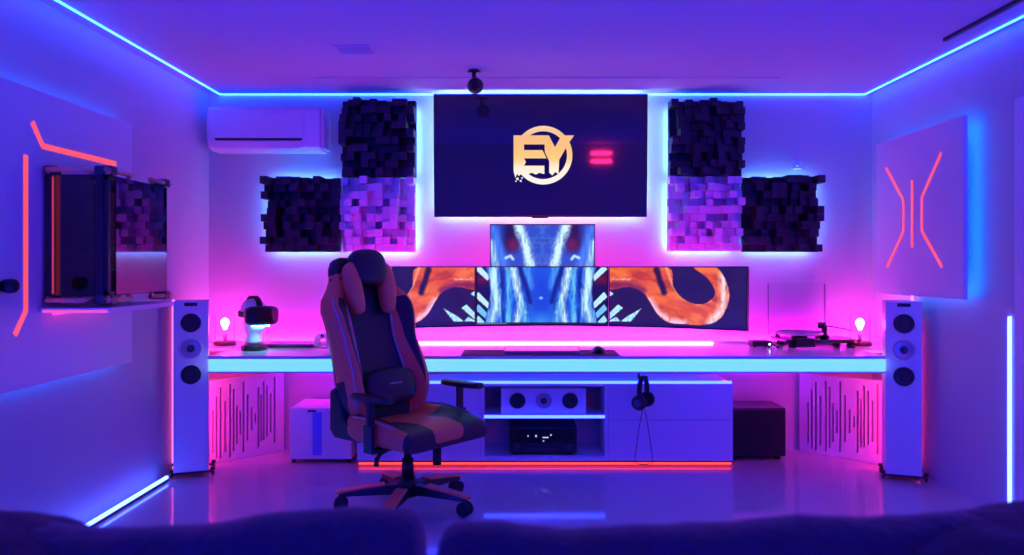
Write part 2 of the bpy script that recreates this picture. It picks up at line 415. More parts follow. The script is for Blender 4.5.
diffuser(743, 818, 177, 252, 'diff_black', 'black block diffuser farthest right on the back wall', 6, 'btr')

# ================================================================== AIR CONDITIONER
a = at(207, 149.5, 5.0); b = at(320, 106, 5.0)
o = Vector(((a.x + b.x) / 2, 5.0, a.z))
ac = thing('air_conditioner', o, 'white split air conditioner high on the back wall at left', 'air conditioner')
hz = b.z - a.z
prof = [(YB - .002, 0), (5.06, .0), (5.015, .02), (4.995, .07), (4.99, hz * .55), (4.995, hz - .03), (5.02, hz), (YB - .002, hz)]
MB(o).extrude([(a.x, y, a.z + z) for y, z in prof], Vector((b.x - a.x, 0, 0))).build('casing', M['plastic_white'], ac, .008, 3)
MB(o).box(a.x + .05, b.x - .10, 4.984, 4.9945, a.z + .074, a.z + hz - .05).build('front_cover', M['plastic_white'], ac, .004)
v = MB(o); v.extrude([(a.x + .055, 4.990, a.z + .060), (a.x + .055, 4.9905, a.z + .072), (a.x + .055, 5.03, a.z + .072), (a.x + .055, 5.03, a.z + .060)], Vector((b.x - a.x - .17, 0, 0)))
v.build('air_outlet', M['black'], ac)
v = MB(o); v.extrude([(a.x + .06, 5.012, a.z + .012), (a.x + .06, 4.990, a.z + .054), (a.x + .06, 4.984, a.z + .052), (a.x + .06, 5.006, a.z + .010)], Vector((b.x - a.x - .18, 0, 0)))
v.build('louver', M['plastic_white'], ac, .001)
MB(o).box(b.x - .004, b.x + .02, 5.03, YB - .002, a.z + .012, b.z - .012).build('end_cap', M['plastic_white'], ac, .006)
c = at(797, 165, 5.19)
t = thing('wall_sensor', c, 'tiny white sensor on the back wall above the right diffusers', 'sensor')
MB(c).box(c.x - .028, c.x + .028, 5.178, 5.199, c.z - .028, c.z + .028).build('housing', M['plastic_white'], t, .005)
MB(c).lathe((c.x, 5.178, c.z), (c.x, 5.170, c.z), [(0, .014), (1, .008)]).build('sensor_eye', M['plastic_white'], t)

# ================================================================== LEFT WALL PANEL, SHELF, PC
PX = -2.03
o = Vector((PX, 3.2, .73))
t = thing('wall_panel', o, 'large white panel on the left wall with broken red light lines', 'wall panel')
MB(o).box(PX - .022, PX, 2.2, 4.055, .735, 1.985).build('board', M['white_satin'], t, .002)
MB(o).box(XL + .0005, PX - .022, 2.4, 3.9, .85, 1.85).build('batten', M['white_satin'], t)
bl = MB(o)
bl.box(XL + .012, XL + .024, 2.4, 4.02, .775, .787).box(XL + .012, XL + .024, 2.4, 4.02, 1.945, 1.957)
bl.build('backlight', M['e_panel'], t)
def wall_line(name, pts, X, w, m, par, org, sgn):
    b = MB(org); P = [Vector((X, *(on_x(x, y, X).yz))) for x, y in pts]
    n = len(P)
    L, Rr = [], []
    for i, p in enumerate(P):
        d0 = (P[i] - P[i - 1]).normalized() if i else None; d1 = (P[i + 1] - P[i]).normalized() if i < n - 1 else None
        dd = ((d0 or d1) + (d1 or d0)).normalized(); nn = Vector((0, -dd.z, dd.y))
        k = 1 / max(.5, (d0 or d1).cross(nn).length) if False else 1
        L.append(p + nn * w / 2 * k); Rr.append(p - nn * w / 2 * k)
    b.extrude(L + Rr[::-1], Vector((sgn * .003, 0, 0)))
    return b.build(name, m, par)
wall_line('light_line', [(32, 122), (42.5, 146), (116, 164)], PX, .026, M['e_line'], t, o, 1)
wall_line('light_line', [(25.5, 155), (25.5, 311), (14.5, 335)], PX, .026, M['e_line'], t, o, 1)
# small dark gadget at the edge of the panel
c = on_x(4, 286, PX)
g = thing('headphone_holder', c, 'small black rounded gadget on the left panel at the picture edge', 'gadget')
MB(c).lathe((PX + .0005, c.y, c.z), (PX + .05, c.y, c.z), [(0, .026), (.5, .030), (.9, .026), (1, .018)]).build('body', M['black'], g)
MB(c).box(PX + .0005, PX + .01, c.y - .05, c.y + .02, c.z - .02, c.z + .02).build('wall_plate', M['black'], g, .004)

SY0, SY1, SXR, SZ = 3.26, 3.87, -1.727, 1.062
o = Vector((PX, 3.5, SZ))
t = thing('floating_shelf', o, 'white floating shelf on the left panel under the computer', 'shelf')
MB(o).box(PX + .0005, SXR, SY0, SY1, SZ - .022, SZ).build('board', M['white'], t, .002)
MB(o).box(PX + .03, PX + .04, SY0 + .05, SY1 - .05, SZ - .032, SZ - .0225).build('under_light', M['e_shelfglow'], t)
MB(o).box(PX + .02, SXR - .008, SY0 - .003, SY0 - .0003, SZ - .019, SZ - .009).build('light_line', M['e_shelfline'], t)

o = Vector((-1.87, 3.58, SZ))
pc = thing('desktop_computer', o, 'black open frame computer with smoked glass sides on the left wall shelf', 'computer')
CX0, CX1, CY0, CY1, CZ0, CZ1 = -2.024, -1.750, 3.292, 3.835, SZ + .05, SZ + .570
def loop(z, e, zz):  # outer rail bent like a handle
    return [(CX0 - e * .2, CY0 - e, z), (CX0 + .03, CY0 - e * 1.6, z + zz), (CX1 - .03, CY0 - e * 1.6, z + zz), (CX1 + e, CY0 - e, z)]
f = MB(o)
f.box(CX0, CX1, CY0, CY0 + .012, CZ0, CZ0 + .025).box(CX0, CX1, CY0, CY0 + .012, CZ1 - .025, CZ1)
f.box(CX0, CX1, CY1 - .012, CY1, CZ0, CZ0 + .025).box(CX0, CX1, CY1 - .012, CY1, CZ1 - .025, CZ1)
f.box(CX0, CX0 + .014, CY0, CY1, CZ0, CZ0 + .02).box(CX1 - .014, CX1, CY0, CY1, CZ0, CZ0 + .02)
f.box(CX0, CX0 + .014, CY0, CY1, CZ1 - .02, CZ1).box(CX1 - .014, CX1, CY0, CY1, CZ1 - .02, CZ1)
for x in (CX0, CX1 - .02):
    for y in (CY0, CY1 - .02): f.box(x, x + .02, y, y + .02, CZ0, CZ1)
f.box(CX1 - .055, CX1 - .02, CY0 - .006, CY0 + .05, CZ0, CZ1)
f.build('frame', M['black'], pc, .003)
for z, dz in ((CZ0 - .018, -.012), (CZ1 + .018, .012)):
    for (y0, y1) in ((CY0 - .03, CY0 + .18), (CY1 - .18, CY1 + .03)):
        tb = MB(o)
        tb.tube([(CX1 + .004, y0 + .02, z - dz), (CX1 + .006, y0, z), (CX1 + .006, y1, z), (CX1 + .004, y1 - .02, z - dz)], .011, 10)
        tb.build('corner_tube', M['copper'], pc)
    tb = MB(o); tb.tube([(CX0 + .01, CY0 + .02, z - dz), (CX0 + .03, CY0 - .03, z), (CX1 - .09, CY0 - .03, z), (CX1 - .07, CY0 + .01, z - dz)], .011, 10)
    tb.build('corner_tube', M['copper'], pc)
    for y in (CY0 + .01, CY1 - .03):
        MB(o).box(CX1 - .06, CX1 + .018, y - .015, y + .035, z - .018, z + .020).build('corner_bracket', M['dark_metal'], pc, .006)
        MB(o).box(CX0, CX0 + .05, y - .015, y + .035, z - .018, z + .020).build('corner_bracket', M['dark_metal'], pc, .006)
MB(o).box(CX1 + .0005, CX1 + .005, CY0 + .055, CY1 - .004, CZ0 + .004, CZ1 - .004).build('side_glass', M['mirror_glass'], pc)
MB(o).box(CX0 + .004, CX1 - .058, CY0 - .005, CY0 - .0005, CZ0 + .004, CZ1 - .004).build('front_glass', M['smoke_glass'], pc)
MB(o).box(CX0 + .026, CX0 + .031, CY0 + .014, CY1 - .014, CZ0 + .026, CZ1 - .026).build('motherboard_tray', M['black_matt'], pc)
mb = MB(o); mb.box(CX0 + .032, CX0 + .036, 3.47, 3.74, CZ0 + .14, CZ0 + .44)
mb.build('motherboard', mat('circuit_board', (.012, .014, .02), .4), pc)
MB(o).box(CX0 + .037, CX0 + .16, 3.46, 3.76, CZ0 + .19, CZ0 + .24).build('graphics_card', M['dark_metal'], pc, .006)
MB(o).box(CX0 + .032, CX1 - .06, 3.40, 3.80, CZ0 + .026, CZ0 + .11).build('power_supply_shroud', M['black'], pc, .004)
for k in range(3):
    cz = CZ0 + .12 + k * .14
    fn = MB(o); fn.lathe((CX0 + .10, CY0 + .045, cz), (CX0 + .10, CY0 + .02, cz), [(0, .064), (1, .064)], 28, caps=False)
    for q in range(7):
        a = 2 * PI * q / 7
        p0 = Vector((CX0 + .10, CY0 + .032, cz)); r0 = Vector((math.cos(a), 0, math.sin(a)))
        fn.bar(p0 + r0 * .012, p0 + r0 * .058 + Vector((0, .006, 0)), .022, .0025, up=(0, 1, 0))
    fn.cyl((CX0 + .10, CY0 + .022, cz), (CX0 + .10, CY0 + .042, cz), .018)
    fn.build('fan', M['black'], pc)
MB(o).box(CX0 + .038, CX0 + .045, CY0 - .008, CY0 - .0055, CZ0 + .01, CZ1 - .01).build('light_line', M['e_pcline'], pc)  # glowing strip standing in for a red reflection on the front glass

# ================================================================== RIGHT WALL PANEL
PR = 2.30
ya, yb = 3.976, 4.94
o = Vector((PR, 4.45, 1.066))
t = thing('wall_panel', o, 'square white backlit panel on the right wall with pink light lines', 'wall panel')
MB(o).box(PR, PR + .025, ya, yb, 1.066, 2.02).build('board', M['white_satin'], t, .002)
MB(o).box(PR + .025, XR - .0005, ya + .25, yb - .25, 1.30, 1.78).build('batten', M['white_satin'], t)
bl = MB(o); e = .035; q = .012; xa, xb = PR + .0252, PR + .0275
bl.box(xa, xb, ya + e, ya + e + q, 1.11, 1.98).box(xa, xb, yb - e - q, yb - e, 1.11, 1.98)
bl.box(xa, xb, ya + .06, yb - .06, 1.066 + e, 1.066 + e + q).box(xa, xb, ya + .06, yb - .06, 2.02 - e - q, 2.02 - e)
bl.build('backlight', M['e_panelr'], t)
for pts in ([(886.3, 168), (903.5, 200), (903.5, 231.6), (887.2, 267)], [(912.2, 180.3), (912.2, 247.4)], [(941.5, 153), (922, 197.2), (922, 230.8), (942.2, 267)]):
    wall_line('light_line', pts, PR, .021, M['e_line'], t, o, -1)

# ================================================================== DESK
DYF, DYB, DZ0, DZ1 = 4.425, 5.165, .628, .722
DXL, DXR = -1.782, 2.118
o = Vector((.15, 4.8, DZ0))
desk = thing('desk', o, 'long white wall to wall desk with a glowing pale cyan front', 'desk')
poly = [(DXL, DYF), (DXR, DYF), (DXR, 4.74), (XR - .004, 4.74), (XR - .004, DYB), (XL + .004, DYB), (XL + .004, 4.86), (DXL, 4.86)]
MB(o).prism(poly, DZ1 - .018, DZ1).build('desktop', M['white_gloss'], desk, .002)
poly2 = [(DXL + .01, DYF + .02), (DXR - .01, DYF + .02), (DXR - .01, DYB), (DXL + .01, DYB)]
MB(o).prism(poly2, DZ0, DZ1 - .0185).build('desk_body', M['white'], desk, .002)
xs = at(549, 0, DYF).x
b0, b1 = DZ0 + .006, DZ1 - .020
for (x0, x1) in ((DXL + .004, xs - .001), (xs + .001, DXR - .004)):
    MB(o).box(x0, x1, DYF + .004, DYF + .019, b0, b1).build('light_panel', M['e_band'], desk)
for x0, x1 in ((DXL + .002, DXL + .009), (DXR - .009, DXR - .002)):
    MB(o).box(x0, x1, DYF + .021, DYF + .3, b0, b1).build('end_light', M['e_end'], desk)
MB(o).box(DXL, DXR, DYF, DYF + .02, DZ0 - .004, DZ0 + .0055).build('edge_trim', M['white_gloss'], desk)
for x in (-1.2, -.3, .7, 1.5):
    MB(o).extrude([(x, 5.199, DZ0 - .0005), (x, 4.96, DZ0 - .0005), (x, 4.96, DZ0 - .015), (x, 5.199, DZ0 - .04)], Vector((.03, 0, 0))).build('wall_bracket', M['white'], desk)
# pink light strips behind the desk and the monitors
def strip2(x0, x1, y0, y1, z0, z1, m, label): return place(strip(x0, x1, y0, y1, z0, z1, m, label))
c = Vector((.15, 5.15, DZ1))
t = thing('light_strip', c, 'pink light strip along the back edge of the desk', 'light strip')
MB(c).box(XL + .03, XR - .03, 5.146, 5.150, DZ1 + .0004, DZ1 + .017).build('channel', M['white'], t)
MB(c).box(XL + .04, XR - .04, 5.1502, 5.1512, DZ1 + .002, DZ1 + .016).build('light', M['e_pink'], t)
strip2(-.98, 1.30, 5.118, 5.130, .7225, .7335, 'e_below', 'hot pink light strip on the desk below the row of monitors')
strip2(-.90, 1.24, 4.93, 4.94, DZ0 - .0085, DZ0 - .0005, 'e_deskblue', 'blue light strip under the desk above the media cabinet')
strip2(-1.50, -1.06, 5.188, 5.1995, .575, .585, 'e_under', 'pink light strip on the wall underneath the left end of the desk')
strip2(1.39, 1.80, 5.188, 5.1995, .575, .585, 'e_under', 'pink light strip on the wall underneath the right end of the desk')

# ================================================================== MONITORS
MG = 'computer monitors above the desk'
# --- pictures (coordinates: pixels of enlargements of the photograph)
def pic_side(U, V, mirror):
    u = 1 - U if mirror else U
    x = 75 + u * (945 - 75); y = 55 + (1 - V) * (430 - 55)
    img = np.zeros(U.shape + (3,)); img[:] = (44, 26, 84)
    img += ((fbm(x / 90, y / 90, 3) - .5) * 14)[..., None]
    wob = (fbm(x / 40, y / 40, 11) - .5) * 16
    horn = [(60, 50), (440, 50), (480, 170), (540, 250), (640, 290), (720, 262), (746, 200), (700, 120), (610, 50), (740, 50), (795, 100), (836, 200), (825, 290), (780, 370), (700, 412), (560, 416), (450, 405), (380, 350), (330, 270), (290, 218), (200, 182), (60, 195)]
    sm = []
    for q in range(len(horn)):                      # rounded outline
        p0, p1, p2, p3 = [np.array(horn[(q + e_) % len(horn)], float) for e_ in (-1, 0, 1, 2)]
        for t_ in (0, .25, .5, .75):
            sm.append(tuple(.5 * (2 * p1 + (p2 - p0) * t_ + (2 * p0 - 5 * p1 + 4 * p2 - p3) * t_ ** 2 + (3 * p1 - p0 - 3 * p2 + p3) * t_ ** 3)))
    m = inside(x + wob * .6, y + wob * .4, sm).astype(float)
    base = np.zeros_like(img); st = fbm(x / 110 + y / 170, y / 42 - x / 110, 21, 3)
    base[:] = (226, 82, 36); base = blend(base, np.clip((st - .42) * 3, 0, .85), (255, 128, 50)); base = blend(base, np.clip((.38 - st) * 5, 0, .6), (170, 44, 40))
    img = blend(img, m, base)
    hi = np.clip(1 - pdist(x, y, [(800, 110), (805, 220), (790, 320), (720, 400)]) / 46, 0, 1) * np.clip(fbm(x / 20, y / 46, 31) * 3 - .55, 0, 1)
    img = blend(img, m * hi, (255, 235, 245))
    hi = np.clip(1 - pdist(x, y, [(330, 270), (390, 350), (470, 402), (560, 412)]) / 40, 0, 1) * np.clip(fbm(x / 20, y / 20, 37) * 3 - .4, 0, 1)
    img = blend(img, m * hi, (255, 205, 235))
    hi = np.clip(1 - pdist(x, y, [(440, 60), (480, 170), (540, 250), (640, 288), (720, 262)]) / 14, 0, 1)
    img = blend(img, m * hi * .8, (255, 190, 140))
    hi = np.clip(1 - pdist(x, y, [(90, 130), (210, 135)]) / 12, 0, 1) * np.clip(fbm(x / 10, y / 8, 41) * 3 - 1, 0, 1)
    img = blend(img, hi, (255, 230, 235))
    gash = np.clip(1.6 - pdist(x + wob, y, [(375, 70), (400, 150), (425, 215)]) / 17, 0, 1)
    img = blend(img, gash, (46, 22, 66))
    low = np.clip(1 - pdist(x, y + wob, [(60, 170), (200, 168), (290, 205)]) / 34, 0, .8)
    img = blend(img, low * m, (120, 30, 90))
    for tooth in ([(60, 365), (130, 298), (160, 320), (75, 395)], [(75, 402), (118, 378), (142, 406), (75, 410)], [(148, 406), (192, 372), (278, 322), (232, 382), (212, 406)], [(60, 200), (100, 228), (70, 250)]):
        tm = inside(x, y, tooth).astype(float); img = blend(img, tm, (196, 240, 255))
        img = blend(img, tm * np.clip((fbm(x / 14, y / 14, 43) - .5) * 4, 0, .7), (90, 190, 240))
    return img
def pic_mid(U, V):
    x = 0 + U * 600; y = 245 + (1 - V) * 255; s = np.abs(x - 296)
    img = np.zeros(U.shape + (3,)); img[:] = (30, 84, 224)
    n1 = fbm(s / 11, y / 70, 51); n2 = fbm(s / 22 + 9, y / 60, 55); n3 = fbm(s / 7 + 3, y / 14, 59)
    img = blend(img, np.clip((n1 - .45) * 4, 0, 1) * np.clip(s / 90 - .3, 0, 1), (84, 186, 255))
    img = blend(img, np.clip((n2 - .52) * 6, 0, .8) * np.clip(s / 90 - .3, 0, 1), (18, 40, 160))
    def streak(pts, w, c, k=1.0):
        nonlocal img
        d = pdist(s + (n3 - .5) * 16, y, pts); img = blend(img, np.clip(1.25 - d / w, 0, 1) * k * np.clip(n1 * 2.4 - .2, .25, 1), c)
    streak([(215, 245), (218, 330), (205, 420), (228, 500)], 26, (206, 250, 255))
    streak([(128, 245), (112, 320), (96, 400), (112, 500)], 20, (220, 252, 250))
    streak([(70, 245), (46, 330)], 20, (84, 170, 255), .8)
    streak([(160, 245), (150, 330), (150, 500)], 14, (120, 220, 255), .7)
    streak([(70, 500), (88, 410)], 18, (150, 235, 255), .9)
    img = blend(img, np.clip(1.2 - pdist(s, y, [(0, 330), (0, 500)]) / 52, 0, 1) * .75, (30, 66, 220))
    img = blend(img, np.clip((y - 430) / 70, 0, 1) * np.clip(1 - s / 90, 0, 1), (64, 170, 250))
    img = blend(img, np.clip(1.3 - np.hypot((s) / 10, (y - 383) / 7), 0, 1), (150, 225, 255))
    img = blend(img, np.clip(1.2 - pdist(s, y, [(96, 245), (66, 340), (50, 400)]) / 14, 0, 1) * .8, (14, 22, 120))
    img = blend(img, np.clip(1.2 - pdist(s, y, [(188, 245), (176, 330), (180, 420), (170, 500)]) / 9, 0, 1) * .7, (14, 40, 150))
    # dark side bands with slanted pale blades
    edge = np.interp(y, [245, 300, 360, 430, 500], [252, 236, 232, 242, 262])
    dk = np.clip((s - edge) / 5, 0, 1); img = blend(img, dk, (30, 18, 74))
    up = np.clip(1 - pdist(s, y, [(262, 300), (300, 300)]) / 36, 0, 1); img = blend(img, dk * up, (110, 20, 40))
    for q, (sy) in enumerate((262, 385, 440, 490)):
        bl_ = inside(s, y, [(238, sy + 22), (290, sy - 30), (305, sy - 8), (246, sy + 44)]).astype(float)
        img = blend(img, bl_ * dk, ((200, 240, 255), (196, 240, 255), (120, 200, 255), (170, 232, 255))[q])
    tb = np.clip((y - 491) / 3, 0, 1); img = blend(img, tb * .85, (26, 22, 70))
    ic = ((y > 493) & (np.sin(x * .9) > .1) & (x < 140)).astype(float); img = blend(img, ic * .8, (200, 225, 255))
    return img
def pic_top(U, V):
    x = 50 + U * 485; y = 45 + (1 - V) * 275; s = np.abs(x - 292)
    img = np.zeros(U.shape + (3,)); img[:] = (46, 80, 200)
    n1 = fbm(s / 10, y / 60, 71); n2 = fbm(s / 24, y / 24, 75); n3 = fbm(s / 8, y / 12, 79)
    img = blend(img, np.clip((n2 - .45) * 4, 0, .8) * np.clip(1 - s / 100, 0, 1), (104, 168, 244))
    img = blend(img, np.clip((n2 - .58) * 6, 0, .8) * np.clip(1 - s / 80, 0, 1), (30, 40, 160))
    img = blend(img, np.clip(1.3 - np.abs(s - 150) / 42, 0, 1) * np.clip((200 - y) / 60, 0, 1), (32, 22, 76))
    img = blend(img, np.clip(1.1 - np.hypot((s - 140) / 40, (y - 140) / 46), 0, 1), (120, 30, 66))
    img = blend(img, np.clip(1.2 - pdist(s, y, [(232, 60), (190, 200), (176, 240)]) / 26, 0, 1) * np.clip(n1 * 2.2, .3, 1), (70, 130, 250))
    img = blend(img, np.clip(1.2 - pdist(s, y, [(240, 130), (220, 240)]) / 20, 0, 1) * np.clip(n1 * 2.4 - .2, .2, 1), (190, 240, 255))
    img = blend(img, np.clip(1.3 - pdist(s + (n3 - .5) * 22, y, [(112, 45), (84, 130), (56, 240)]) / 26, 0, 1) * np.clip(n1 * 2.4, .45, 1), (214, 250, 255))
    img = blend(img, np.clip(1.2 - pdist(s, y, [(172, 206), (150, 196), (138, 212)]) / 9, 0, 1), (196, 240, 255))
    img = blend(img, np.clip(1.2 - pdist(s, y, [(0, 60), (0, 240)]) / 16, 0, 1) * .5, (60, 100, 214))
    return img

def monitor(label, cx, cy, half, z0, z1, R, ang, pic, nx, ny, curved=True, tilt=0):
    """curved screen: chord centre (cx,cy) in plan, facing -Y turned by ang"""
    o = Vector((cx, cy, z0)); ca, sa = math.cos(ang), math.sin(ang)
    t = thing('computer_monitor', o, label, 'monitor', MG)
    def pt(u, depth, z):                # u -1..1 along the chord, depth behind the screen face
        if curved:
            th = u * math.asin(half / R); lx = (R + depth) * math.sin(th); ly = (R + depth) * math.cos(th) - math.sqrt(R * R - half * half)
        else: lx, ly = u * half, depth
        return Vector((cx + ca * lx - sa * ly, cy + sa * lx + ca * ly, z))
    N = 24
    body = MB(o); rings = []
    for i in range(N + 1):
        u = -1 + 2 * i / N; rings.append([pt(u, 0, z0), pt(u, .022, z0), pt(u, .022, z1), pt(u, 0, z1)])
    body.rings(rings, 0, False); hz = (z1 - z0)
    body.rings([[pt(u, .0225, z0 + hz * .2), pt(u, .05, z0 + hz * .3), pt(u, .05, z0 + hz * .7), pt(u, .0225, z0 + hz * .8)] for u in (-.5, -.25, 0, .25, .5)], 0, False)
    body.build('casing', M['black'], t)
    bx, bz = .006 / half, .008
    screen('screen', t, lambda u, v: pt(-1 + bx + (2 - 2 * bx) * u, -.0012, z0 + bz * 1.6 + (hz - 2.4 * bz) * v), pic, nx, ny, o)
    bz_ = MB(o); e = .0035
    for (za, zb) in ((z0, z0 + bz * 1.5), (z1 - bz * .7, z1)):
        bz_.rings([[pt(-1 + 2 * i / N, -e, za), pt(-1 + 2 * i / N, -.0002, za), pt(-1 + 2 * i / N, -.0002, zb), pt(-1 + 2 * i / N, -e, zb)] for i in range(N + 1)], 0, False)
    for (ua, ub) in ((-1, -1 + bx), (1 - bx, 1)):
        bz_.rings([[pt(u, -e, z0), pt(u, -.0002, z0), pt(u, -.0002, z1), pt(u, -e, z1)] for u in (ua, ub)], 0, False)
    bz_.build('bezel', M['black'], t)
    gl = MB(o)
    for zz in (z0 + hz * .14, z0 + hz * .86):
        gl.rings([[pt(u, .0226, zz - .006), pt(u, .0236, zz - .006), pt(u, .0236, zz + .006), pt(u, .0226, zz + .006)] for u in [-.8 + 1.6 * q / 10 for q in range(11)]], 0, False)
    gl.build('backlight', M['e_mon'], t)
    arm = MB(o); p = pt(0, .05, (z0 + z1) / 2); w = Vector((p.x, 5.199, p.z))
    arm.bar(p, w, .05, .05).box(w.x - .06, w.x + .06, 5.185, 5.1995, w.z - .06, w.z + .06)
    arm.build('wall_arm', M['dark_metal'], t)
ZM0, ZM1 = .862, 1.238
monitor('wide curved monitor in the middle of the row showing pale blue streaks', .153, 4.81, .4125, ZM0, ZM1, 1.8, 0, pic_mid, 260, 110)
angR = -math.atan2(.36, .76)
# right wing: from (.575,4.805) to (1.335,4.45)
hx, hy = .380, -.1775
monitor('wide curved monitor right of the row showing an orange curled horn', .5685 + hx, 4.802 + hy, math.hypot(hx, hy), ZM0, ZM1, 1.8, math.atan2(hy, hx), lambda U, V: pic_side(U, V, False), 260, 110)
monitor('wide curved monitor left of the row, half hidden behind the gaming chair', -.2625 - hx, 4.802 + hy, math.hypot(hx, hy), ZM0, ZM1, 1.8, math.atan2(-hy, hx), lambda U, V: pic_side(U, V, True), 260, 110)
zt = at(0, 224, 4.95)
monitor('flat upper monitor above the row, under the television', .160, 4.955, .338, 1.13, zt.z, 1, 0, pic_top, 220, 120, False)

# ================================================================== MEDIA CABINET
CYF = 4.76
cxl, cxr = at(357, 0, CYF).x, at(733, 0, CYF).x
nx0, nx1 = at(484, 0, CYF).x, at(605, 0, CYF).x
cz0, cz1 = .036, .512
CYB = 5.18
o = Vector(((cxl + cxr) / 2, 4.97, 0))
cab = thing('media_cabinet', o, 'long low white media cabinet under the desk with an open niche', 'cabinet')
b = MB(o)
b.box(cxl, cxr, CYF + .02, CYB, cz1 - .02, cz1).box(cxl, cxr, CYF + .02, CYB, cz0, cz0 + .02).box(cxl, cxr, CYB - .012, CYB, cz0 + .02, cz1 - .02)
for x in (cxl, nx0 - .02, nx1, cxr - .02): b.box(x, x + .02, CYF + .02, CYB - .012, cz0 + .02, cz1 - .02)
b.box(nx0 - .02, nx0, CYF, CYF + .02, cz0, cz1).box(nx1, nx1 + .02, CYF, CYF + .02, cz0, cz1).box(nx0, nx1, CYF, CYF + .02, cz1 - .014, cz1).box(nx0, nx1, CYF, CYF + .02, cz0, cz0 + .016)
b.build('carcass', M['white'], cab, .001)
MB(o).box(cxl + .1, cxr - .1, CYF + .12, CYB - .05, .0005, cz0).build('plinth', M['black_matt'], cab)
zs = at(0, 420, CYF).z
for (x0, x1) in ((nx1 + .022, cxr), (cxl, nx0 - .022)):
    for (z0, z1) in ((cz0, zs - .0015), (zs + .0015, cz1)):
        MB(o).box(x0, x1, CYF, CYF + .0195, z0, z1).build('drawer_front', M['white'], cab, .0015)
zsh = .307
sh = MB(o).box(nx0 + .0005, nx1 - .0005, CYF + .012, CYB - .013, zsh - .009, zsh + .009).build('shelf', M['white'], cab)
MB(o).box(nx0 + .001, nx1 - .001, CYF + .004, CYF + .0115, zsh - .009, zsh + .009).build('light_strip', M['e_shelf'], sh)
MB(o).box(nx0 - .01, cxr - .006, CYF + .004, CYF + .014, cz1 + .0005, cz1 + .016).build('top_light', M['e_shelf'], cab)
MB(o).box(cxl + .4, nx0 - .012, CYF + .004, CYF + .014, cz1 + .0005, cz1 + .016).build('top_light', M['e_shelf'], cab)
MB(o).box(cxl + .01, cxr - .01, CYF + .004, CYF + .020, cz0 - .024, cz0 - .015).build('base_light', M['e_red'], cab)

# centre speaker
def add_driver(par, c, r, kind, org=(0, 0, 0)):
    c = Vector(c); ax = Vector((0, -1, 0))
    ringo = MB(org); n = 36; R = []
    for i in range(n):
        a = 2 * PI * i / n; q = Vector((math.cos(a), 0, math.sin(a)))
        R.append([c + q * r * 1.18 + ax * .0004, c + q * r * 1.18 + ax * .003, c + q * r * 1.02 + ax * .005, c + q * r * .98 + ax * .0004])
    ringo.rings(R, 0, True, False, True)
    dr = ringo.build('driver', M['plastic_white'], par)
    k = MB(org)
    if kind == 'bass':
        k.lathe(c, c + ax * .006, [(.05, r * .975), (.7, r * .97), (1, r * .88), (.55, r * .78), (.3, r * .42), (.6, r * .36), (.8, r * .18), (.85, .001)], 36)
        k.build('cone', M['cone'], dr)
    else:
        k.lathe(c, c + ax * .006, [(.05, r * .975), (.7, r * .97), (1, r * .90), (.5, r * .78), (.35, r * .40)], 36)
        k.build('cone', M['silver_cone'], dr)
        w = MB(org)
        w.lathe(c + ax * .003, c + ax * .009, [(0, r * .40), (.5, r * .40), (.6, r * .30), (.5, r * .16), (1, r * .10), (1.1, .001)], 28)
        for q in range(9):
            a = 2 * PI * q / 9; v = Vector((math.cos(a), 0, math.sin(a)))
            w.bar(c + v * r * .14 + ax * .007, c + v * r * .40 + ax * .0075, .002, .003, up=(0, 1, 0))
        w.build('tweeter', M['dark_metal'], dr)
    return dr
sx0, sx1 = at(501, 0, CYF + .03).x, at(586, 0, CYF + .03).x
o = Vector(((sx0 + sx1) / 2, 4.8, zsh + .0095))
t = thing('centre_speaker', o, 'white three driver centre speaker on the upper cabinet shelf', 'speaker')
MB(o).box(sx0, sx1, CYF + .035, CYB - .08, zsh + .0095, zsh + .172).build('cabinet_box', M['white_satin'], t, .003)
for px, kind in ((517.5, 'bass'), (543.7, 'coax'), (570, 'bass')):
    add_driver(t, (at(px, 0, CYF + .035).x, CYF + .035, zsh + .094), .050, kind, o)
# receiver
rx0, rx1 = at(509, 0, CYF + .06).x, at(577, 0, CYF + .06).x
o = Vector(((rx0 + rx1) / 2, 4.9, cz0 + .0205)); ry = CYF + .06; rz0 = cz0 + .0205
t = thing('av_receiver', o, 'black home theatre receiver in the lower cabinet niche', 'receiver')
MB(o).box(rx0, rx1, ry, CYB - .05, rz0 + .014, rz0 + .175).build('casing', M['black'], t, .003)
for x in (rx0 + .04, rx1 - .04):
    for y in (ry + .04, CYB - .1): MB(o).cyl((x, y, rz0), (x, y, rz0 + .0138), .018).build('foot', M['rubber'], t)
MB(o).box(rx0 + .01, rx1 - .01, ry - .004, ry - .0003, rz0 + .075, rz0 + .165).build('display_window', M['black_gloss'], t, .001)
dd = MB(o)
for (px, py, w, hh) in ((528, 436, 1.2, 1.6), (536, 436, 1.6, 2.4), (545.5, 437.5, 6, 1.2), (551, 435, 1.6, 1.6), (543.5, 441, 1.6, 1)):
    p = at(px, py, ry - .005); dd.box(p.x - w / 330, p.x + w / 330, ry - .0052, ry - .0042, p.z - hh / 330, p.z + hh / 330)
dd.build('display_characters', M['e_dot'], t)
for x in (rx0 + .05, rx1 - .05):
    MB(o).lathe((x, ry - .0003, rz0 + .052), (x, ry - .018, rz0 + .052), [(0, .019), (.85, .018), (1, .016)]).build('knob', M['dark_metal'], t)
bt = MB(o)
for i in range(9): bt.box(rx0 + .10 + i * .025, rx0 + .117 + i * .025, ry - .004, ry - .0003, rz0 + .035, rz0 + .043)
bt.build('buttons', M['dark_metal'], t)

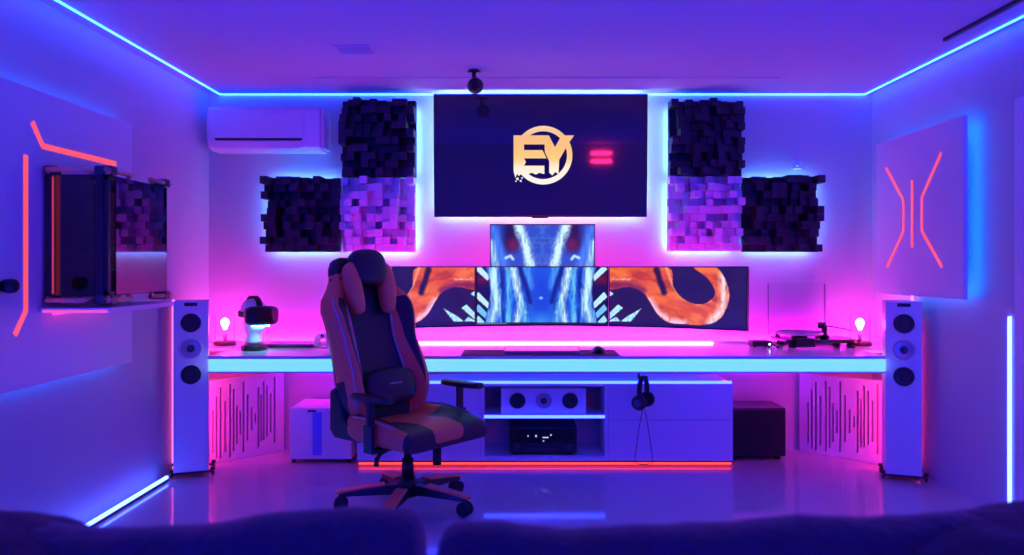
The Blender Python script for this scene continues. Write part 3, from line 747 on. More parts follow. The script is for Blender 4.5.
# ================================================================== BOXES BESIDE THE CABINET
SYF = 4.90
x0, x1 = cxr + .02, at(786.5, 0, SYF).x
o = Vector(((x0 + x1) / 2, 5.03, 0))
t = thing('subwoofer', o, 'black subwoofer cube on the floor right of the cabinet', 'subwoofer')
MB(o).box(x0, x1, SYF + .02, 5.185, .025, .333).build('cabinet_box', mat('black_ash', (.008, .007, .012), .35, var=.3, scale=25), t, .004)
MB(o).box(x0 + .004, x1 - .004, SYF, SYF + .0195, .03, .328).build('grille', M['black_matt'], t, .006)
for x in (x0 + .04, x1 - .04):
    for y in (SYF + .05, 5.15): MB(o).cyl((x, y, .0003), (x, y, .0248), .018).build('foot', M['rubber'], t)
WY = 4.84
x0, x1 = at(289.5, 0, WY).x, -1.045
o = Vector(((x0 + x1) / 2, 5.0, 0))
t = thing('storage_cube', o, 'white floor cube between the left slotted panel and the gaming chair', 'box')
MB(o).box(x0, x1, WY + .01, 5.18, .022, .347).build('casing', M['white'], t, .006)
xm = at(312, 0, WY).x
MB(o).box(xm + .004, xm + .062, WY - .0012, WY - .0002, .05, .32).build('painted_reflection', mat('blue_reflection', (.16, .22, .85), .3), t)  # blue reflection on the gloss front, painted as a flat strip
MB(o).box(x0 + .003, x1 - .003, WY, WY + .0095, .026, .343).build('front_panel', M['white'], t, .003)
MB(o).box(xm - .028, xm + .028, WY - .004, WY - .0003, .322, .335).build('handle_slot', M['black'], t, .001)
for x in (x0 + .02, x1 - .02):
    for y in (WY + .03, 5.15): MB(o).cyl((x, y, .0003), (x, y, .0218), .013).build('foot', M['rubber'], t)

# ================================================================== SLOTTED CORNER PANELS
SL = [(32, 370, 480), (42, 335, 495), (53, 313, 500), (66, 350, 482), (80, 308, 500), (90, 322, 484), (99, 365, 467), (109, 382, 443), (118, 305, 490), (130, 340, 462), (142, 375, 437), (153, 392, 420), (162, 325, 485), (170, 345, 470), (178, 310, 468), (188, 322, 460), (199, 345, 450), (211, 298, 480)]
def slotted(base_a, base_b, z1, label, k_u=1, off=0):
    """board standing on the floor from plan point a (left in view) to b"""
    a = Vector((*base_a, 0)); b = Vector((*base_b, 0)); L = (b - a).length; d = (b - a) / L
    ang = math.atan2(d.y, d.x)
    t = thing('slotted_panel', a, label, 'acoustic panel', 'slotted corner panels under the desk', ang)
    m = MB(); th = .022; cols = []
    for (x, y0, y1) in SL:
        u = ((x - 24) / 216 * k_u + off) * L; zc = z1 * .50; k = z1 / 212
        cols.append((u, zc - (y1 - 400) * k, zc + (400 - y0) * k))
    x = 0; w = .0125
    for (u, s0, s1) in cols:
        m.box(x, u - w / 2, 0, th, .002, z1)
        m.box(u - w / 2, u + w / 2, 0, th, .002, max(.02, s0)); m.box(u - w / 2, u + w / 2, 0, th, min(s1, z1 - .02), z1)
        x = u + w / 2
    m.box(x, L, 0, th, .002, z1)
    m.build('slotted_board', M['white'], t)
    MB().box(.02, L - .02, th + .012, th + .016, .02, z1 - .02).build('dark_backing', M['black_matt'], t)
    MB().box(0, L, 0.0225, .04, .002, .018).box(0, L, .0225, .04, z1 - .018, z1).build('frame', M['white'], t)
slotted((-1.922, 4.813), (-1.568, 5.167), .522, 'white waveform slotted panel angled under the left end of the desk')
slotted((1.890, 5.165), (2.262, 4.793), .522, 'white waveform slotted panel angled under the right end of the desk', 1.02, .075)

# ================================================================== TOWER SPEAKERS
tw = thing('tower_speaker', (-1.912, 4.505, 0), 'slim white tower speaker beside the left wall', 'speaker', 'white floor standing tower speakers', -math.radians(0))
hw, dp, zb, zt_ = .095, .220, .036, 1.035
MB().box(-hw, hw, 0, dp, zb, zt_).build('cabinet_box', M['white_satin'], tw, .004)
MB().box(-.035, .035, -.003, -.0003, zt_ - .030, zt_ - .010).build('name_plate', M['black'], tw, .001)
for z, kd in ((.908, 'bass'), (.757, 'coax'), (.604, 'bass')): add_driver(tw, (0, -.0005, z), .056, kd)
MB().box(-hw + .01, hw - .01, .01, dp - .01, .022, .0355).build('plinth', M['black'], tw, .003)
for y in (.03, dp - .03):
    for s in (-1, 1):
        x = s * (hw - .02); e = s * (hw + .028)
        if s < 0: e = -(hw + .012)
        m = MB(); m.bar((x, y, .028), (e, y, .026), .03, .011).cyl((e * .97, y, .0005), (e * .97, y, .02), .004, .012, 12).cyl((e * .97, y, .0322), (e * .97, y, .050), .012)
        m.build('outrigger_foot', M['black'], tw)
for sg in (-1, 1):
    MB().box(sg * (hw - .006) - .004, sg * (hw - .006) + .004, dp + .0004, dp + .006, .05, .92).build('rear_light', M['e_corner'], tw)
tw.rotation_euler = (0, 0, math.radians(20))
t2 = copy_thing(tw, (2.222, 4.43, 0), -math.radians(20), 'slim white tower speaker under the right wall panel')

# ================================================================== THINGS ON THE DESK
DT = DZ1 + .0005
# glowing lamps
lp = thing('table_lamp', (at(225, 0, 5.05).x, 5.05, DT), 'pink glowing lamp on the left end of the desk', 'lamp', 'small pink lamps on the desk ends')
MB().lathe((0, 0, 0), (0, 0, .026), [(0, .068), (.2, .072), (.8, .072), (1, .066)], 32).build('lamp_base', mat('dark_wood', (.10, .03, .03), .4, var=.3), lp)
MB().cyl((0, 0, .0262), (0, 0, .100), .013).build('socket', M['plastic_white'], lp)
MB().lathe((0, 0, .101), (0, 0, .178), [(0, .012), (.15, .015), (.35, .022), (.55, .028), (.75, .026), (.92, .016), (1, .003)], 24).build('bulb', M['e_bulb'], lp)
gl = MB(); R = []
gl.lathe((0, 0, .0265), (0, 0, .20), [(0, .060), (1, .060)], 32, caps=False)
gl.build('glass_shade', M['shade_glass'], lp)
copy_thing(lp, (at(860, 0, 5.02).x, 5.02, DT), 0, 'pink glowing lamp on the right end of the desk, behind the turntable')

# VR headset on a mannequin head
hd = thing('headset_stand', (at(254, 0, 4.74).x, 4.74, DT), 'white mannequin head display stand on the desk at left', 'stand', None, math.radians(38))
MB().lathe((0, 0, 0), (0, 0, .036), [(0, .072), (.15, .077), (.8, .077), (1, .070)], 32).build('stand_base', M['black'], hd)
# head: rings (z, rx, ry, yoffset)
prof = [(.0365, .058, .060, .005), (.06, .050, .054, .006), (.09, .046, .052, .008), (.112, .048, .058, .0), (.125, .056, .072, -.010), (.145, .064, .082, -.012), (.17, .070, .088, -.010), (.20, .074, .094, -.004), (.235, .077, .100, .002), (.265, .075, .098, .006), (.29, .064, .084, .010), (.308, .044, .058, .012), (.318, .018, .024, .014)]
m = MB(); R = []
for z, rx, ry, yo in prof:
    ring_ = []
    for j in range(32):
        a = 2 * PI * j / 32; x = rx * math.cos(a); y = ry * math.sin(a) + yo
        if math.sin(a) < -.9 and .14 < z < .21: y -= .016 * (math.sin(a) ** 2) * (1 - abs(z - .18) / .045)
        ring_.append(Vector((x, y, z)))
    R.append(ring_)
m.rings(R).build('mannequin_head', M['plastic_white'], hd, subsurf=1)
vr = thing('vr_headset', hd.location, 'black virtual reality headset worn by the white mannequin head', 'headset', None, math.radians(38))
m = MB()
R = []
for k, (y, sx, sz) in enumerate(((-.085, .080, .046), (-.10, .092, .054), (-.135, .099, .058), (-.165, .099, .057), (-.180, .091, .050), (-.186, .068, .036))):
    rr = []
    for j in range(36):
        a = 2 * PI * j / 36; c, s = math.cos(a), math.sin(a)
        rr.append(Vector((sx * math.copysign(abs(c) ** .45, c), y + .018 * (math.copysign(abs(c) ** .45, c)) ** 2, .219 + sz * math.copysign(abs(s) ** .5, s))))
    R.append(rr)
m.rings(R).build('visor', M['black'], vr)
MB().ball((0, -.089, .215), .072, .018, .05, e=.6).build('face_foam', M['black_matt'], vr)
m = MB(); pts = []
for i in range(19):
    a = -PI * .03 + PI * 1.06 * i / 18; pts.append(Vector((.086 * math.cos(a), .108 * math.sin(a) + .002, .225 + .0 * i)))
pts = [Vector((.09, -.09, .225))] + pts + [Vector((-.09, -.09, .225))]
R = [[p + Vector((0, 0, -.017)), p + Vector((p.x * .04, p.y * .04, -.017)), p + Vector((p.x * .04, p.y * .04, .017)), p + Vector((0, 0, .017))] for p in pts]
m.rings(R, 0, False).build('head_strap', M['black_matt'], vr)
m = MB(); pts = []
for i in range(15):
    t_ = i / 14; a = PI * t_
    pts.append(Vector((0, -.104 * math.cos(a) + .004, .245 + .084 * math.sin(a) ** .8)))
R = [[p + Vector((-.017, 0, 0)), p + Vector((.017, 0, 0)), p + Vector((.017, (p.y - .004) * .05, .006)), p + Vector((-.017, (p.y - .004) * .05, .006))] for p in pts]
m.rings(R, 0, False).build('top_strap', M['black_matt'], vr)
m = MB(); m.box(-.05, .05, -.128, -.104, .1540, .1585).build('under_light', M['e_vr'], vr)

# flat slab and small gadget
c = Vector((-1.45, 4.98, DT))
t = thing('laptop', c, 'closed dark slim laptop lying on the desk beside the mannequin head', 'laptop')
MB().box(-.155, .155, -.105, .105, .004, .013).build('laptop_base', M['dark_metal'], t, .003)
MB().box(-.155, .155, -.105, .105, .0135, .021).build('laptop_lid', mat('dark_violet_metal', (.10, .07, .16), .25, .6), t, .003)
for x in (-.12, .12):
    for y in (-.08, .08): MB().cyl((x, y, 0), (x, y, .0042), .008).build('rubber_foot', M['rubber'], t)
c = Vector((-1.21, 4.88, DT))
t = thing('game_controller', c, 'white and black game controller propped up behind the gaming chair', 'controller')
def grip(s):
    m = MB(); m.tube([(s * .012, 0, .075), (s * .040, -.002, .075), (s * .058, -.006, .055), (s * .064, -.012, .025), (s * .060, -.014, .010)], [.021, .024, .022, .017, .010], 14)
    return m
MB().box(-.035, .035, -.03, .05, 0, .008).bar((0, .035, .006), (0, .022, .06), .03, .006).build('stand', M['plastic_white'], t, .002)
grip(-1).build('grip', M['plastic_white'], t); grip(1).build('grip', M['black'], t)
MB().box(-.03, .03, -.018, .014, .056, .092).build('body', M['plastic_white'], t, .008, 3)
for x, z in ((-.022, .078), (.018, .066)):
    MB().lathe((x, -.0185, z), (x, -.032, z), [(0, .006), (.7, .006), (.75, .010), (1, .009)]).build('thumbstick', M['black'], t)
for x, z in ((.03, .086), (.04, .078), (.03, .070), (.022, .078)):
    MB().cyl((x + .012, -.022, z), (x + .012, -.029, z), .004).build('button', M['black'], t)

# desk mat, keyboard, mouse
KY0, KY1 = 4.445, 4.80
tag(MB((.09, 4.6, DT)).box(at(461, 0, KY0).x, at(620, 0, KY0).x, KY0, KY1 - .08, DT, DT + .004).build('desk_mat', M['mat_cloth'], None, .0015), 'dark violet desk mat under the keyboard and the mouse', 'desk mat').location = (.09, 4.6, DT)
KZ = DT + .0046
kx0, kx1 = at(504, 0, 4.55).x, at(580, 0, 4.55).x
o = Vector(((kx0 + kx1) / 2, 4.58, KZ))
t = thing('keyboard', o, 'full size keyboard with pale pink keys on the desk mat', 'keyboard')
MB(o).extrude([(kx0, 4.515, KZ), (kx0, 4.655, KZ), (kx0, 4.655, KZ + .024), (kx0, 4.515, KZ + .014)], Vector((kx1 - kx0, 0, 0))).build('case', mat('pink_keyboard_case', (.62, .30, .44), .4), t, .002)
M['keycap'] = emit('backlit_pale_pink_keys', (1, .13, .55), .8, (.78, .50, .62))
kc = MB(o)
for r in range(6):
    n = 20; yy = 4.522 + r * .0215
    for k in range(n):
        if r == 0 and 4 <= k <= 8: continue
        x = kx0 + .008 + k * (kx1 - kx0 - .016) / n; w = (kx1 - kx0 - .016) / n
        zb_ = KZ + .0145 + (yy - 4.515) * .0714
        kc.box(x + .001, x + w - .001, yy, yy + .018, zb_, zb_ + .009)
    if r == 0:
        x = kx0 + .008 + 4 * (kx1 - kx0 - .016) / n; kc.box(x, x + 5 * (kx1 - kx0 - .016) / n - .001, yy, yy + .018, KZ + .015, KZ + .024)
kc.build('keycaps', M['keycap'], t, .001, 1)
c = Vector((at(565.5, 0, 4.74).x, 4.74, DT))
t = thing('dock', c, 'small dark box on the desk behind the keyboard', 'box')
MB().box(-.045, .045, -.02, .02, .002, .022).build('casing', M['black'], t, .003)
MB().box(-.038, .038, -.0215, -.0203, .008, .015).build('port_strip', M['dark_metal'], t)
c = Vector((at(598, 0, 4.56).x, 4.56, KZ))
t = thing('computer_mouse', c, 'black and white computer mouse on the right of the desk mat', 'mouse')
m = MB(); R = []
for i in range(15):
    v = i / 14; y = -.062 + .124 * v; w = .032 * (math.sin(PI * min(max(v * .92 + .04, 0), 1)) ** .38); hh = .040 * (math.sin(PI * (v * .86 + .09)) ** .7)
    R.append([Vector((w * math.cos(PI * j / 12), y, .0005 + hh * math.sin(PI * j / 12) ** .8)) for j in range(13)])
m.rings(R).build('shell', M['black_gloss'], t)
for s in (-1, 1):
    MB().ball((s * .030, -.012, .020), .008, .040, .014).build('side_grip', M['plastic_white'], t)
MB().cyl((-.004, -.03, .036), (.004, -.03, .036), .009).build('scroll_wheel', M['dark_metal'], t)

# turntable
c = Vector((at(804, 0, 5.005).x, 5.005, DT))
tt = thing('turntable', c, 'black record player with raised clear lid on the desk at right', 'record player')
X0, X1 = -.165, .300
MB().box(X0, X1, -.15, .15, .030, .052).build('plinth', M['black_gloss'], tt, .004)
for x in (X0 + .05, X1 - .045):
    for y in (-.11, .11): MB().lathe((x, y, 0), (x, y, .0298), [(0, .024), (.5, .026), (1, .018)]).build('foot', M['black'], tt)
MB().box(-.110, .010, -.172, -.1505, .008, .062).build('control_block', M['black'], tt, .004)
MB().cyl((-.03, 0, .0522), (-.03, 0, .074), .05).build('bearing', M['dark_metal'], tt)
MB().lathe((-.03, 0, .0745), (-.03, 0, .092), [(0, .140), (.1, .147), (.9, .147), (1, .143)], 48).build('platter', mat('frosted_platter', (.55, .52, .60), .15, coat=.5), tt)
MB().lathe((-.03, 0, .0925), (-.03, 0, .0945), [(0, .143), (1, .143)], 48).cyl((-.03, 0, .0946), (-.03, 0, .106), .0035).build('mat_and_spindle', mat('slip_mat', (.20, .12, .24), .35), tt)
pv = Vector((.145, .03, .0522))
MB().lathe(pv, pv + Vector((0, 0, .065)), [(0, .028), (.25, .028), (.3, .018), (1, .018)]).build('tonearm_pivot', M['black'], tt)
m = MB(); m.tube([pv + Vector((0, 0, .075)), pv + Vector((.03, -.03, .073)), pv + Vector((.10, -.09, .060)), pv + Vector((.118, -.105, .056))], .0045, 10)
m.box(pv.x + .105, pv.x + .130, pv.y - .12, pv.y - .10, .104, .112); m.build('tonearm', M['dark_metal'], tt)
MB().cyl(pv + Vector((-.03, .02, .077)), pv + Vector((.004, -.008, .075)), .021).build('counterweight', M['black'], tt)
MB().ball(pv + Vector((0, 0, .072)), .016).build('arm_bearing', M['black'], tt)
# lid, hinged at the back and standing open
LX0, LX1 = -.190, .190
lid = MB(); tlt = math.radians(1.5)
def lp_(x, u, w): # u up the lid, w thickness towards front
    return Vector((x, .150 + u * math.sin(tlt) - w * math.cos(tlt), .056 + u * math.cos(tlt) + w * math.sin(tlt)))
def lbox(x0, x1, u0, u1, w0, w1):
    v = [lp_(x, u, w) for w in (w0, w1) for u in (u0, u1) for x in (x0, x1)]
    lid._add(v, [(0, 2, 3, 1), (4, 5, 7, 6), (0, 1, 5, 4), (2, 6, 7, 3), (0, 4, 6, 2), (1, 3, 7, 5)])
lbox(LX0, LX1, .005, .345, 0, .003); lbox(LX0, LX0 + .003, .005, .345, .0032, .03); lbox(LX1 - .003, LX1, .005, .345, .0032, .03); lbox(LX0 + .0032, LX1 - .0032, .342, .345, .0032, .03)
lid.build('dust_cover', M['acrylic'], tt)
for x in (-.12, .15): MB().box(x - .015, x + .015, .1505, .163, .040, .075).build('hinge', M['black'], tt, .002)
c = Vector((at(760, 0, 4.93).x, 4.93, DT))
t = thing('phono_amplifier', c, 'small dark box with a white indicator light beside the record player', 'amplifier')
MB().box(-.062, .062, -.05, .05, .006, .042).build('casing', M['black'], t, .004)
for x in (-.045, .045):
    for y in (-.035, .035): MB().cyl((x, y, 0), (x, y, .0058), .008).build('foot', M['rubber'], t)
MB().cyl((.045, -.0502, .022), (.045, -.054, .022), .006).build('indicator_light', M['e_white'], t)
m = MB(); m.tube([(.0622, -.03, .02), (.075, -.032, .018), (.085, -.06, .010), (.08, -.10, .006)], .005, 8); m.build('cable', M['black'], t)

# ================================================================== HEADPHONES UNDER THE DESK EDGE
HY = 4.60
p = at(642.5, 382, HY)
o = Vector((p.x, HY, DZ0))
t = thing('headphone_hook', o, 'small dark hook under the desk holding the headphones', 'hook')
MB(o).box(p.x - .03, p.x + .03, HY - .02, HY + .02, DZ0 - .012, DZ0 - .0045).box(p.x - .028, p.x - .018, HY - .012, HY + .012, DZ0 - .06, DZ0 - .012).box(p.x - .018, p.x + .03, HY - .012, HY + .012, DZ0 - .066, DZ0 - .056).box(p.x + .024, p.x + .03, HY - .012, HY + .012, DZ0 - .056, DZ0 - .045).build('hook_body', M['black'], t)
hp = thing('headphones', Vector((p.x + .004, HY, DZ0 - .058)), 'black over ear headphones hanging under the desk with a looped cable', 'headphones', None, math.radians(62))
m = MB(); pts = []
for i in range(25):
    a = PI * (-.12 + 1.24 * i / 24); pts.append(Vector((.066 * math.cos(a), 0, -.075 + .080 * math.sin(a))))
R = []
for q in pts:
    r0 = Vector((q.x, 0, q.z + .075)).normalized()
    R.append([q + Vector((0, -.016, 0)), q + Vector((0, .016, 0)), q + r0 * .010 + Vector((0, .014, 0)), q + r0 * .010 + Vector((0, -.014, 0))])
m.rings(R, 0, True).build('headband', M['black'], hp)
for s in (-1, 1):
    m = MB(); cc = Vector((s * .066, 0, -.135))
    m.lathe(cc - Vector((s * .001, 0, 0)), cc + Vector((s * .034, 0, 0)), [(0, .043), (.35, .047), (.8, .042), (1, .026)], 28)
    eo = m.build('ear_cup', M['black'], hp)
    m = MB(); n = 28; R = []
    for i in range(n):
        a = 2 * PI * i / n; q = Vector((0, math.cos(a), math.sin(a)))
        R.append([cc + q * (.033 + .012 * math.cos(b)) - Vector((s * (.013 + .011 * math.sin(b)), 0, 0)) for b in [k * PI / 4 for k in range(8)]])
    m.rings(R, 0, True, False, True).build('ear_pad', M['black_matt'], eo)
    MB().lathe(cc + Vector((s * .0342, 0, 0)), cc + Vector((s * .037, 0, 0)), [(0, .022), (1, .019)]).build('cup_disc', M['dark_metal'], eo)
cb = []
for i in range(41):
    u = i / 40; w_ = .055 * math.sin(PI * u) ** .6 * (1 - 2 * u) / max(.2, abs(1 - 2 * u)) if abs(1 - 2 * u) > .2 else .055 * (1 - 2 * u) / .2
    cb.append(Vector((-w_ - .006 * (1 - 2 * u), -.02, -.185 - .325 * math.sin(PI * u) ** .7)))
m = MB(); m.tube(cb, .0022, 6); m.build('cable', M['rubber'], hp).rotation_euler = (0, 0, math.radians(-62))

# ================================================================== GAMING CHAIR
ch = thing('gaming_chair', (-.565, 3.96, 0), 'black and orange racing style gaming chair in front of the desk', 'chair', None, math.radians(50))
LB, LO, LP = M['leather_black'], M['leather_orange'], M['piping']
def interp(x, tab):
    return float(np.interp(x, [a for a, _ in tab], [b for _, b in tab]))
# base
for k in range(5):
    a = math.radians(190.7 - 50 + 72 * k); d = Vector((math.cos(a), math.sin(a), 0)); s = Vector((-d.y, d.x, 0))
    def sec(r, w, z0, z1): return [d * r + s * w + Vector((0, 0, z0)), d * r - s * w + Vector((0, 0, z0)), d * r - s * w * .8 + Vector((0, 0, z1)), d * r + s * w * .8 + Vector((0, 0, z1))]
    lg = MB().rings([sec(.03, .040, .075, .125), sec(.12, .036, .078, .122), sec(.25, .030, .078, .108), sec(.345, .026, .076, .096)], 0, False).build('base_leg', M['black'], ch, .004)
    MB().rings([sec(.115, .034, .1225, .131), sec(.25, .034, .1085, .117), sec(.335, .032, .0965, .106), sec(.362, .022, .088, .100)], 0, False).build('leg_cover', LO, lg, .004)
    q = d * .335
    cs = MB()
    for sg in (-1, 1):
        cs.lathe(q + s * sg * .008 + Vector((0, 0, .036)), q + s * sg * .030 + Vector((0, 0, .036)), [(0, .034), (.15, .0355), (.8, .0355), (1, .028)], 24)
    cs.cyl(q + Vector((0, 0, .036)), q + Vector((0, 0, .0755)), .009).cyl(q - s * .012 + Vector((0, 0, .036)), q + s * .012 + Vector((0, 0, .036)), .012)
    cs.build('caster', M['rubber'], ch)
MB().lathe((0, 0, .06), (0, 0, .16), [(0, .050), (.5, .056), (.7, .050), (1, .038)], 28).cyl((0, 0, .1605), (0, 0, .25), .032, .030).cyl((0, 0, .2505), (0, 0, .335), .020).build('gas_column', M['black'], ch)
m = MB().box(-.11, .11, -.13, .17, .335, .362).box(-.06, .06, -.10, .10, .315, .335)
m.build('tilt_mechanism', M['black'], ch, .006)
m = MB(); m.tube([(-.08, -.02, .333), (-.16, -.03, .328), (-.22, -.045, .322), (-.245, -.05, .300), (-.25, -.052, .268)], [.009, .009, .010, .012, .014], 10); m.build('height_lever', M['black'], ch)
m = MB(); m.tube([(.03, -.12, .332), (.03, -.16, .322), (.03, -.185, .312)], .008, 8).cyl((.03, -.185, .335), (.03, -.185, .245), .022).build('tension_knob', M['black'], ch)
m = MB(); m.tube([(.08, .0, .333), (.20, -.01, .325), (.285, -.02, .318)], .008, 8).box(.27, .32, -.04, 0, .308, .322); m.build('tilt_lever', M['black'], ch)
# seat: lofted rings front to back
NU = 28; R = []; ys = []
NY = 24
for i in range(NY + 1):
    v = i / NY; y = -.295 + .55 * v; ys.append(v)
    hwid = interp(v, [(0, .255), (.08, .283), (.3, .295), (.7, .285), (1, .250)])
    if i < 4: y = (-.300, -.306, -.302, -.288)[i]
    topc = (.380, .405, .436, .456)[i] if i < 4 else interp(v, [(.12, .464), (.2, .470), (.6, .455), (1, .440)])
    bol = interp(v, [(.13, .0), (.25, .014), (.5, .040), (.85, .045), (1, .02)])
    bot = .362
    rr = []
    for j in range(NU + 1):
        u = -1 + 2 * j / NU; au = abs(u)
        z = topc + bol * np.clip((au - .50) / .25, 0, 1) ** 1.3
        if au > .86: z -= (z - bot) * (1 - math.sqrt(max(0, 1 - ((au - .86) / .14) ** 2))) * .45
        rr.append(Vector((u * hwid, y, z)))
    for j in range(9): 
        u = 1 - 2 * j / 8; rr.append(Vector((u * hwid * .97, y, bot)))
    R.append(rr)
def seat_zone(i, j):
    v = ys[i]
    if j in (NU, NU + 9): return 1 if .12 < v < .80 else 0
    if j >= NU: return 0
    u = abs(-1 + 2 * (j + .5) / NU)
    if u < .33: return 1
    if u > .86: return 1 if .12 < v < .80 else 0
    if v > .46: return 1 if u < .80 else 0
    return 0
MB().rings(R, 0, True, True, False, seat_zone).build('seat', [LB, LO], ch, subsurf=1)
for s in (-1, 1):
    m = MB(); pts = []
    for i in range(4, 19):
        v = i / NY; hwid = interp(v, [(0, .255), (.08, .283), (.3, .295), (.7, .285), (1, .250)]); j = int(NU / 2 + s * NU * .44)
        p = R[i][j]; pts.append(p + Vector((0, 0, .002)))
    m.tube(pts, .004, 6); m.build('seat_piping', LP, ch)
# backrest
tilt = math.radians(15); PB = Vector((0, .215, .43)); LEN = .875
upv = Vector((0, math.sin(tilt), math.cos(tilt))); fw = Vector((0, -math.cos(tilt), math.sin(tilt)))
WID = [(0, .225), (.10, .258), (.2, .264), (.34, .258), (.48, .254), (.60, .272), (.68, .284), (.74, .270), (.80, .226), (.86, .196), (.93, .186), (.98, .162), (1, .130)]
def wid(v): return interp(v, WID)
def front(u, v):
    au = abs(u); b = interp(v, [(0, .06), (.15, .115), (.3, .11), (.45, .09), (.62, .09), (.72, .065), (.84, .02), (1, .0)])
    c = interp(v, [(0, .05), (.25, .062), (.5, .05), (.9, .05), (1, .035)])
    f = c + b * np.clip((au - .46) / .34, 0, 1) ** 1.2
    if au > .88: f -= (f + .01) * (1 - math.sqrt(max(0, 1 - ((au - .88) / .12) ** 2))) * .8
    return f
def bp(u, v, f): return PB + upv * (LEN * v) + fw * f + Vector((u * wid(v), 0, 0))
LOW = [(0, .62), (.3, .56), (.5, .52), (.72, .50), (.8, .46), (.9, .55), (1, .7)]
INA = [(0, .80), (.16, .80), (.30, .75), (.55, .66), (.70, .58), (.78, .62), (1, .78)]; INB = [(0, .801), (.16, .801), (.30, .83), (.55, .87), (.70, .87), (.78, .82), (1, .86)]
NV = 90; R = []; KC, KL, KI, KO = 16, 6, 5, 9          # columns: centre half, inner orange, dark inset, outer wing
def ucols(v):
    lo, a, b = interp(v, LOW), interp(v, INA), interp(v, INB)
    half = [lo * k / KC for k in range(KC)] + [lo + (a - lo) * k / KL for k in range(KL)] + [a + (b - a) * k / KI for k in range(KI)] + [b + (1 - b) * math.sin(PI / 2 * k / KO) for k in range(KO + 1)]
    return [-q for q in half[:0:-1]] + half
NB = 2 * (KC + KL + KI + KO)
for i in range(NV + 1):
    v = i / NV; rr = [bp(u, v, front(u, v)) for u in ucols(v)]
    for j in range(1, 16):
        u = 1 - 2 * j / 16; rr.append(bp(u, v, -.055 * math.sqrt(max(0, 1 - u * u)) * interp(v, [(0, .7), (.5, 1), (1, .5)]) - .012))
    R.append(rr)
def back_zone(i, j):
    v = (i + .5) / NV
    if j >= NB: return 0
    k = abs(j + .5 - NB / 2)
    if k < KC or (k > KC + KL + KI + KO - 2 and v < .25): return 0
    if KC + KL < k < KC + KL + KI and .16 < v < .73: return 0
    return 0 if v > .885 else 1
MB().rings(R, 0, True, True, False, back_zone).build('backrest', [LB, LO], ch)
for s in (-1, 1):
    m = MB(); m.tube([bp(s * interp(v, [(0, .62), (.3, .56), (.5, .52), (.72, .50)]), v, front(interp(v, [(0, .62), (.3, .56), (.5, .52), (.72, .50)]), v) + .001) for v in [.14 + .58 * k / 24 for k in range(25)]], .0055, 6)
    m.build('backrest_piping', LP, ch)
    m = MB(); m.tube([bp(s * .945, v, front(.945, v) + .001) for v in [.04 + .70 * k / 28 for k in range(29)]], .004, 6)
    m.build('backrest_piping', LP, ch)
# headrest pillow
hr = bp(0, .885, front(0, .885))
def pill(c, rx, ry, rz, name, m, e=.75, rot=0):
    b = MB(); b.ball((0, 0, 0), rx, ry, rz, 28, 16, 0, e)
    T = Matrix.Translation(c) @ Matrix.Rotation(-tilt, 4, 'X') @ Matrix.Rotation(rot, 4, 'Y')
    b.v = [tuple(T @ Vector(p)) for p in b.v]
    return b.build(name, m, ch)
hp_ = pill(hr + fw * .052 + upv * .028, .118, .052, .100, 'headrest_pillow', LB, .7)
for s in (-1, 1):
    b = MB(); rr = []
    for (v_, x_, rx, ry) in ((.062, .092, .018, .022), (.04, .104, .036, .036), (.0, .114, .046, .044), (-.06, .116, .050, .044), (-.12, .112, .048, .042), (-.175, .106, .044, .036), (-.212, .104, .034, .026), (-.225, .103, .010, .008)):
        cc = hr + upv * v_ + fw * .044 + Vector((s * x_, 0, 0))
        rr.append([cc + Vector((rx * math.copysign(abs(math.cos(a)) ** .7, math.cos(a)), 0, 0)) + fw * ry * math.copysign(abs(math.sin(a)) ** .7, math.sin(a)) for a in [2 * PI * k / 20 for k in range(20)]])
    b.rings(rr); ob = b.build('pillow_side', LO, ch); ob.parent = hp_
bm_ = MB()
for k in range(8): bm_.box(-.036 + k * .009, -.030 + k * .009, -.002, .002, -.003, .003)
TT = Matrix.Translation(hr + fw * .0945 + upv * .07) @ Matrix.Rotation(-tilt - .35, 4, 'X'); bm_.v = [tuple(TT @ Vector(p)) for p in bm_.v]
st = MB(); st.tube([bp(-1.0, .86, .02), bp(-.8, .86, front(.8, .86) + .006), bp(-.4, .865, front(.4, .86) + .012)], .008, 6); st.tube([bp(1.0, .86, .02), bp(.8, .86, front(.8, .86) + .006), bp(.4, .865, front(.4, .86) + .012)], .008, 6)
st.build('pillow_strap', M['black'], hp_)
# lumbar cushion
lm = pill(bp(0, .175, front(0, .175) + .052), .165, .062, .098, 'lumbar_cushion', LB, .62)
b = MB()
for k in range(9): b.box(-.04 + k * .0095, -.0335 + k * .0095, -.002, .002, -.0035, .0035)
TT = Matrix.Translation(bp(0, .185, front(0, .175) + .1125)) @ Matrix.Rotation(-tilt, 4, 'X'); b.v = [tuple(TT @ Vector(p)) for p in b.v]
b.build('embroidery', M['piping'], lm)
